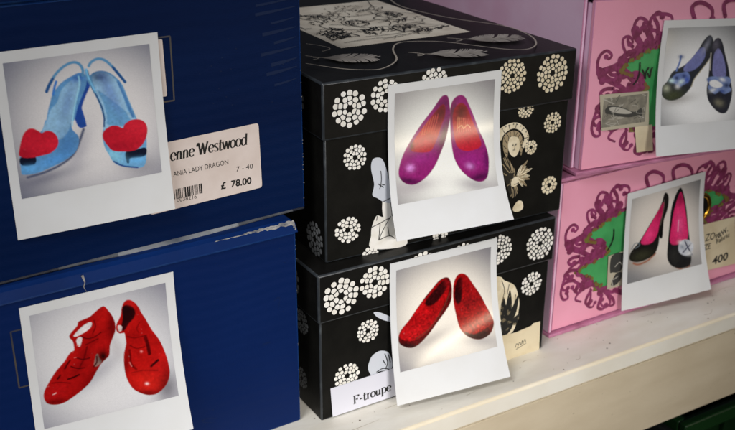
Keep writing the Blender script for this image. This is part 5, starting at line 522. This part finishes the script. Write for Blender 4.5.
for k, f in enumerate(PR['lidtop']['feathers']):
    a, b, c, d = [np.array(p) for p in f]; cx = (a + b) / 2; ax = (b - a) / 2; ay = (c - d) / 2
    ang = math.atan2(ax[1], ax[0]); L = np.linalg.norm(ax); W_ = .012
    for _ in range(120):
        t_ = r2.uniform(-.95, .95); hw = W_ * math.sqrt(1 - t_ * t_) * (1 if r2.random() < .5 else -1)
        p = cx + ax * t_; q = p + np.array((math.cos(ang) * .006 - math.sin(ang) * hw, math.sin(ang) * .006 + math.cos(ang) * hw))
        lid.stroke([p, (p + q) / 2 + np.array((.0008, 0)), q],   .0014, M_feather, P, taper=.6, n=3)
    lid.stroke([a - ax * .35, a, cx, b], .0010, M_ink_grey, P, taper=.5)
    for e in (-1, 1): lid.stroke([a - ax * .1, a - ax * .3 + np.array((0, .004 * e)), a - ax * .55 + np.array((.001, .006 * e))], .001, M_ink_grey, P)
lid.stroke(PR['lidtop']['line'], .0012, M_ink_grey, P)
lid.stroke([(p[0], p[1]) for p in PR['lidtop']['curl']], .0010, M_ink_grey, P)
lid.build('lid', KU)

# --- pink boxes: a printed drawer front inside a thin shell (origin at the left-hand front foot)
def pink_box(loc, rz, label, yf, hand, grom):
    W, H = .226, .1357
    t = thing('shoe_box', label, 'shoe box', loc, rz, 'stacked shoe boxes')
    mb = MB(); e = .003
    mb.box(-.001, W + .001, min(yf, 0) - .0022, .30, 0, e, M_pink_edge, .0007, 2)         # base board
    mb.box(0, e, 0, .30, e + .0002, H - e - .0002, M_pink_side, .0008, 2, M_pink_edge); mb.box(W - e, W, 0, .30, e + .0002, H - e - .0002, M_pink_side, .0008, 2)
    mb.box(0, W, 0, .30, H - e, H, M_pink_edge, .0008, 2); mb.box(e + .0003, W - e - .0003, .296, .2998, e + .0002, H - e - .0002, M_pink_side, 0)
    mb.build('shell', t)
    mb = MB(); a = e + .0012
    mb.box(a, W - a, yf, yf + .0035, e + .0004, H - e - .0014, M_pink, .0006, 2, M_pink_edge)
    mb.box(a + .0002, a + .0022, yf + .0036, .29, e + .0004, H - e - .004, M_pink_side, 0); mb.box(W - a - .0022, W - a - .0002, yf + .0036, .29, e + .0004, H - e - .004, M_pink_side, 0)
    P = front(yf)
    G = [p for p in PR['green'][1:-1]]; ring = G + [(.226 - p[0], p[1] + .002) for p in G[::-1]]
    cx, cz = .113, .064
    big = [(cx + (p[0] - cx) * 1.13, cz + (p[1] - cz) * 1.16) for p in ring]
    mb.poly([(cx + (p[0] - cx) * 1.05, cz + (p[1] - cz) * 1.08) for p in ring], M_olive, P, n=3)
    mb.poly(ring, M_green, P, n=3)
    def curl(pts, w):
        mb.stroke(pts, w, M_maroon, P, taper=.3, n=6)
        if len(pts) > 4: mb.disc(pts[-1][0], pts[-1][1], w * .8, w * .74, 0, M_maroon, P, 12); mb.h += 3e-6
    for sgn in (0, 1):
        for pts, w in PR['curls']:
            curl([(.226 - p[0], p[1] + .001) if sgn else p for p in pts], w * 1.0 + .0003)
    r_ = random.Random(12); k = 0; acc = 0
    for i in range(len(ring)):                                       # small scrolls between the big ones
        p, q = np.array(ring[i]), np.array(ring[(i + 1) % len(ring)]); d = q - p; L_ = np.linalg.norm(d); n_ = np.array((d[1], -d[0])) / (L_ + 1e-9)
        if n_ @ ((p + q) / 2 - np.array((cx, cz))) < 0: n_ = -n_
        t_ = d / (L_ + 1e-9); acc += L_
        if acc < .0075: continue
        acc = 0; k += 1
        for lay in range(1):
            sg = 1 if (k + lay) % 2 else -1; o_ = (p + q) / 2 + t_ * r_.uniform(-.001, .001); sc = r_.uniform(.75, 1.15) * (.0031, .0026)[lay]; off = (.0015, .0062)[lay]
            pts = [o_ + n_ * (off - .0005), o_ + n_ * (off + .003) + t_ * sg * .0006]; c_ = o_ + n_ * (off + .0032 + sc * .5) + t_ * sg * sc
            for a_ in range(7):
                th = math.pi + .9 * a_; rr = sc * (1 - .11 * a_); pts.append(c_ + t_ * sg * rr * math.cos(th) - n_ * rr * math.sin(th))
            curl([tuple(x) for x in pts], (.0026, .0019)[lay])
    N_ = len(ring)                                                    # scalloped maroon border hugging the green
    for i in range(N_):
        p, q = np.array(ring[i]), np.array(ring[(i + 1) % N_]); d = q - p; n_ = np.array((d[1], -d[0])) / (np.linalg.norm(d) + 1e-9); mid = (p + q) / 2
        if n_ @ (mid - np.array((cx, cz))) < 0: n_ = -n_
        mb.stroke([p + n_ * .001, mid + n_ * .0036, q + n_ * .001], .0030, M_maroon, P, n=6)
    for s in PR['tops']: curl(s, .0036)
    for s in ([(.075, .098), (.088, .104), (.1, .1), (.113, .106), (.126, .1), (.138, .104), (.151, .098)], [(.07, .024), (.088, .016), (.1, .02), (.113, .014), (.126, .02), (.138, .016), (.156, .024)]): mb.stroke(s, .0045, M_maroon, P, n=6)
    r_ = random.Random(3)                                          # thin olive fringe where the curls meet the green
    for i in range(len(ring)):
        p, q = np.array(ring[i]), np.array(ring[(i + 1) % len(ring)])
        for _ in range(3):
            u = p + (q - p) * r_.random(); mb.disc(u[0], u[1], r_.uniform(.0012, .0026), r_.uniform(.001, .0018), r_.random() * 3, M_olive, P, 9); mb.h += 2e-6
    for s in hand: mb.stroke(s, .0013, INK, P, n=6)
    mb.build('drawer_front', t)
    if grom:
        x, z = grom; mb = MB(); mb.h = .0011; N = 36; Mn = 10; mi_ = mb.mi(M_brass); vs = []
        for i in range(N):
            a_ = 2 * math.pi * i / N; row = []
            for j in range(Mn):
                b_ = 2 * math.pi * j / Mn; rr = .0105 + .0022 * math.cos(b_); row.append(mb.bm.verts.new((x + rr * math.cos(a_), yf - .0010 - .0016 * math.sin(b_), z + rr * math.sin(a_) * 1.1)))
            vs.append(row)
        for i in range(N):
            for j in range(Mn):
                f = mb.bm.faces.new((vs[i][j], vs[(i + 1) % N][j], vs[(i + 1) % N][(j + 1) % Mn], vs[i][(j + 1) % Mn])); f.smooth = True; f.material_index = mi_
        mb.disc(x, z, .0102, .0112, 0, M_hole, front(yf), 30)
        mb.build('eyelet', t)
    return t
PLb = pink_box((.2145, .0125, 0), 0, 'lower pink shoe box with a brass eyelet and a cream label reading 400', .0015, PR['hand'], (.1605, .0792))
PUb = pink_box((.228, .018, .137), R(-7), 'upper pink shoe box with a grey shoe sketch sticker, near the right edge', -.007, PR['handU'], None)
def txt_pl(mb):
    P = front(.0015); T = PR['txt_pl']
    mb.text('ZO', T['ZO'][0], T['ZO'][1], .0068, INK, P, bold=.01); mb.text('P&W.', T['PW'][0], T['PW'][1], .0052, INK, P, bold=.025); mb.text('Fabric', T['Fabric'][0], T['Fabric'][1], .0044, INK, P, bold=.02)
    mb.text('ZE', T['ZE'][0], T['ZE'][1], .0055, INK, P, bold=.01); mb.text('400', T['n400'][0], T['n400'][1], .0078, INK, P, bold=.025)
label_quad('size_label', PLb, [(.158, .0625), (.2068, .0616), (.2182, .0130), (.1690, .0160)], .0015, M_label_cream, txt_pl)
def sketch(x0, z0, x1, z1, y):
    def f(mb):
        P = front(y); w, h = x1 - x0, z1 - z0; q = lambda pts: [(x0 + a * w, z0 + b * h) for a, b in pts]
        mb.poly(q([(.05, .08), (.95, .08), (.95, .92), (.05, .92)]), M_sk_mid, P, sm=False)
        mb.poly(q([(.1, .62), (.2, .7), (.45, .6), (.7, .42), (.85, .5), (.88, .2), (.82, .3), (.6, .28), (.3, .4), (.12, .5)]), M_sk_dark, P)
        mb.poly(q([(.18, .63), (.3, .64), (.5, .54), (.66, .4), (.5, .4), (.25, .5)]), M_sk_light, P)
        r_ = random.Random(5)
        for _ in range(26):
            a, b = r_.uniform(.08, .9), r_.uniform(.12, .88); mb.stroke(q([(a, b), (a + r_.uniform(-.1, .15), b + r_.uniform(-.1, .1)), (a + r_.uniform(-.1, .2), b + r_.uniform(-.14, .1))]), .0004, r_.choice((M_sk_dark, M_sk_light)), P)
    return f
label_quad('sketch_sticker', PUb, PR['stk_pu'], -.007, M_sk_paper, sketch(.0165, .0335, .0610, .0605, -.007))
label_quad('paper_sticker', PUb, [(.050, .0325), (.0664, .0325), (.0701, .0110), (.0545, .0114)], -.007, M_label_cream)
def dark_sketch(mb):
    P = front(.0015); x0, z0 = PR['stk_pl'][3]; x1, z1 = PR['stk_pl'][1]; q = lambda pts: [(x0 + a * (x1 - x0), z0 + b * (z1 - z0)) for a, b in pts]
    mb.poly(q([(.08, .5), (.1, .95), (.95, .93), (.95, .5), (.6, .42), (.3, .46)]), M_sk_dark, P); mb.poly(q([(.25, .1), (.5, .38), (.9, .4), (.95, .2), (.6, .06)]), M_sk_dark, P)
    for s in ([(.1, .3), (.3, .2), (.4, .05)], [(.2, .44), (.35, .25), (.7, .3)], [(.4, .6), (.7, .7), (.9, .6)]): mb.stroke(q(s), .0007, M_sk_light, P)
label_quad('sketch_sticker', PLb, PR['stk_pl'], .0015, M_sk_paper, dark_sketch)

# ------------------------------------------------------------------ instant photos
def raster(pic, N):
    g = (np.arange(N + 1) / N); U, V = np.meshgrid(g, g); X = np.stack([U.ravel(), V.ravel()], 1)
    c, m, ci, co = pic['bg']; d = (X - np.array(c)) @ np.array(m).reshape(2, 2).T; r = np.sqrt((d ** 2).sum(1))
    t = np.clip((r - .42) / .85, 0, 1); t = (t * t * (3 - 2 * t))[:, None]; C = np.array(ci) * (1 - t) + np.array(co) * t
    rn = np.random.RandomState(3); masks = {}
    def segs(pts, closed):
        P = np.array(pts); A = P if closed else P[:-1]; B = np.roll(P, -1, 0) if closed else P[1:]; D = np.full(len(X), 9.); 
        for a, b in zip(A, B):
            ab = b - a; tt = np.clip(((X - a) @ ab) / (ab @ ab + 1e-12), 0, 1); D = np.minimum(D, ((X - a - tt[:, None] * ab) ** 2).sum(1))
        D = np.sqrt(D)
        if not closed: return D
        ins = np.zeros(len(X), bool)
        for a, b in zip(A, B):
            k = (a[1] > X[:, 1]) != (b[1] > X[:, 1]); ins ^= k & (X[:, 0] < (b[0] - a[0]) * (X[:, 1] - a[1]) / (b[1] - a[1] + 1e-12) + a[0])
        return np.where(ins, -D, D)
    for L in pic['L']:
        if L[0] == 'P':
            _, pts, col, bl, idn, clip = L; sd = segs(smooth(pts, True, 4), True) - .006; al = np.clip(.5 - sd / (2 * bl + 1e-6), 0, 1)
        elif L[0] == 'S':
            _, pts, w, col, bl, clip = L; idn = None; sd = segs(smooth(pts, False, 4), False) - w / 2; al = np.clip(.5 - sd / (2 * bl + 1e-6), 0, 1)
        else:
            _, c, m, col, st, clip = L; idn = None; d = (X - np.array(c)) @ np.array(m).reshape(2, 2).T; al = st * np.exp(-.5 * (d ** 2).sum(1) * 1.4)
        if clip: al = al * masks[clip]
        if idn: masks[idn] = al
        C = C * (1 - al[:, None]) + np.array(col) * al[:, None]
    def vnoise(sx, sy, seed):                                    # smooth mottling for leather and glitter
        g2 = np.random.RandomState(seed).normal(0, 1, (sy + 2, sx + 2)); fx, fy = X[:, 0] * sx, X[:, 1] * sy; ix, iy = fx.astype(int), fy.astype(int); fx, fy = fx - ix, fy - iy
        return (g2[iy, ix] * (1 - fx) + g2[iy, ix + 1] * fx) * (1 - fy) + (g2[iy + 1, ix] * (1 - fx) + g2[iy + 1, ix + 1] * fx) * fy
    sh = np.max(np.stack(list(masks.values())), 0); fine = pic.get('glit', .16)
    C = C * np.exp(sh * (pic.get('mot', 1) * (.16 * vnoise(11, 11, 1) + .14 * vnoise(28, 28, 2)) + fine * vnoise(75, 75, 4)))[:, None] + (sh * np.clip(vnoise(60, 60, 8) - 1.9, 0, 1) * pic.get('spark', .05))[:, None]
    C = (C / .71) ** 1.12 * .71
    C = C * (1 + rn.normal(0, .025, (len(X), 1)))                   # the print's own grain
    return np.clip(C, 0, .92)
BOXT = {'BU': ((.0042, .0242, .152), 4), 'BL': ((-.010, .0101, 0), 2), 'KU': ((.012, .0125, .1135), -2), 'KL': ((0, 0, 0), 0), 'PU': ((.228, .018, .137), -7), 'PL': ((.2145, .0125, 0), 0)}
U0, U1, V0, V1 = .054, .94, .056, .775
def instant_photo(key, label):
    pic = PICS[key]; ax, az, tl, hl, hr, w, h = pic['fit']; P0, deg = BOXT[pic['box']]; out0 = {'PU': .0087, 'PL': .0019}.get(pic['box'], .0013)
    def S(u, v):
        H = hl + (hr - hl) * u; s = v * h; ex = 3. if key == 'p3' else 2.; k = H / h ** 2; sh = s - (2 / 3.) * k * k * s ** 3
        return np.array((ax + math.cos(tl) * u * w + math.sin(tl) * sh, -(out0 + H * v ** ex), az + math.sin(tl) * u * w - math.cos(tl) * sh))
    def Nn(u, v):
        a = S(u + .001, v) - S(u - .001, v); b = S(u, v + .001) - S(u, v - .001); n = np.cross(b, a); n = n / np.linalg.norm(n)
        return n if n[1] < 0 else -n
    base = S(.5, 1.); Mw = Matrix.Translation(P0) @ Matrix.Rotation(R(deg), 4, 'Z'); loc = Mw @ Vector(base)
    t = thing('instant_photo', label, 'photo', loc, R(deg), 'instant photos on the boxes')
    nu, nv = 16, 40; mb = MB(); f = []; bk = []
    for j in range(nv + 1):
        for i in range(nu + 1):
            p = S(i / nu, j / nv) - base; n = Nn(i / nu, j / nv); f.append(mb.bm.verts.new(p)); bk.append(mb.bm.verts.new(p - n * .00042))
    mi_ = mb.mi(M_photo_card); W_ = nu + 1
    for j in range(nv):
        for i in range(nu):
            a, b, c, d = j * W_ + i, j * W_ + i + 1, (j + 1) * W_ + i + 1, (j + 1) * W_ + i
            q = mb.bm.faces.new((f[a], f[d], f[c], f[b])); q.smooth = True; q = mb.bm.faces.new((bk[a], bk[b], bk[c], bk[d])); q.smooth = True
    rim = [(j * W_) for j in range(nv + 1)] + [nv * W_ + i for i in range(1, nu + 1)] + [j * W_ + nu for j in range(nv - 1, -1, -1)] + [i for i in range(nu - 1, 0, -1)]
    ff = [mb.bm.verts.new(f[a].co) for a in rim]; bb = [mb.bm.verts.new(bk[a].co) for a in rim]; M_ = len(rim)
    for i in range(M_): mb.bm.faces.new((ff[i], bb[i], bb[(i + 1) % M_], ff[(i + 1) % M_]))
    mb.build('card', t)
    N = 190; C = raster(pic, N); co = np.zeros(((N + 1) ** 2, 3)); k = 0
    g = np.arange(N + 1) / N
    for v in g:
        vv = V0 + (V1 - V0) * v; pl_ = S(U0, vv); pr_ = S(U1, vv); n = Nn(.5, vv)
        co[k:k + N + 1] = pl_ + np.outer(g, pr_ - pl_) - base + n * .00013; k += N + 1
    me = bpy.data.meshes.new('picture'); idx = np.arange((N + 1) ** 2).reshape(N + 1, N + 1)
    fc = np.stack([idx[:-1, :-1], idx[1:, :-1], idx[1:, 1:], idx[:-1, 1:]], -1).reshape(-1, 4)
    me.from_pydata(co.tolist(), [], fc.tolist()); me.polygons.foreach_set('use_smooth', [True] * len(me.polygons))
    at = me.color_attributes.new('print', 'FLOAT_COLOR', 'POINT'); at.data.foreach_set('color', np.concatenate([C, np.ones((len(C), 1))], 1).astype(np.float32).ravel())
    me.materials.append(M_picture); o = bpy.data.objects.new('picture', me); COL.objects.link(o); o.parent = t
for a in (('p1', 'instant photo of pale blue slingback heels with red hearts, on the upper blue shoe box'),
          ('p2', 'instant photo of red strappy heels, on the lower blue shoe box'),
          ('p3', 'instant photo of purple flat pumps, on the upper black shoe box'),
          ('p4', 'instant photo of red flat pumps, curling out from the lower black shoe box'),
          ('p5', 'instant photo of black shoes with blue bows, on the upper pink shoe box'),
          ('p6', 'instant photo of black heels lined in hot pink, on the lower pink shoe box')): instant_photo(*a)
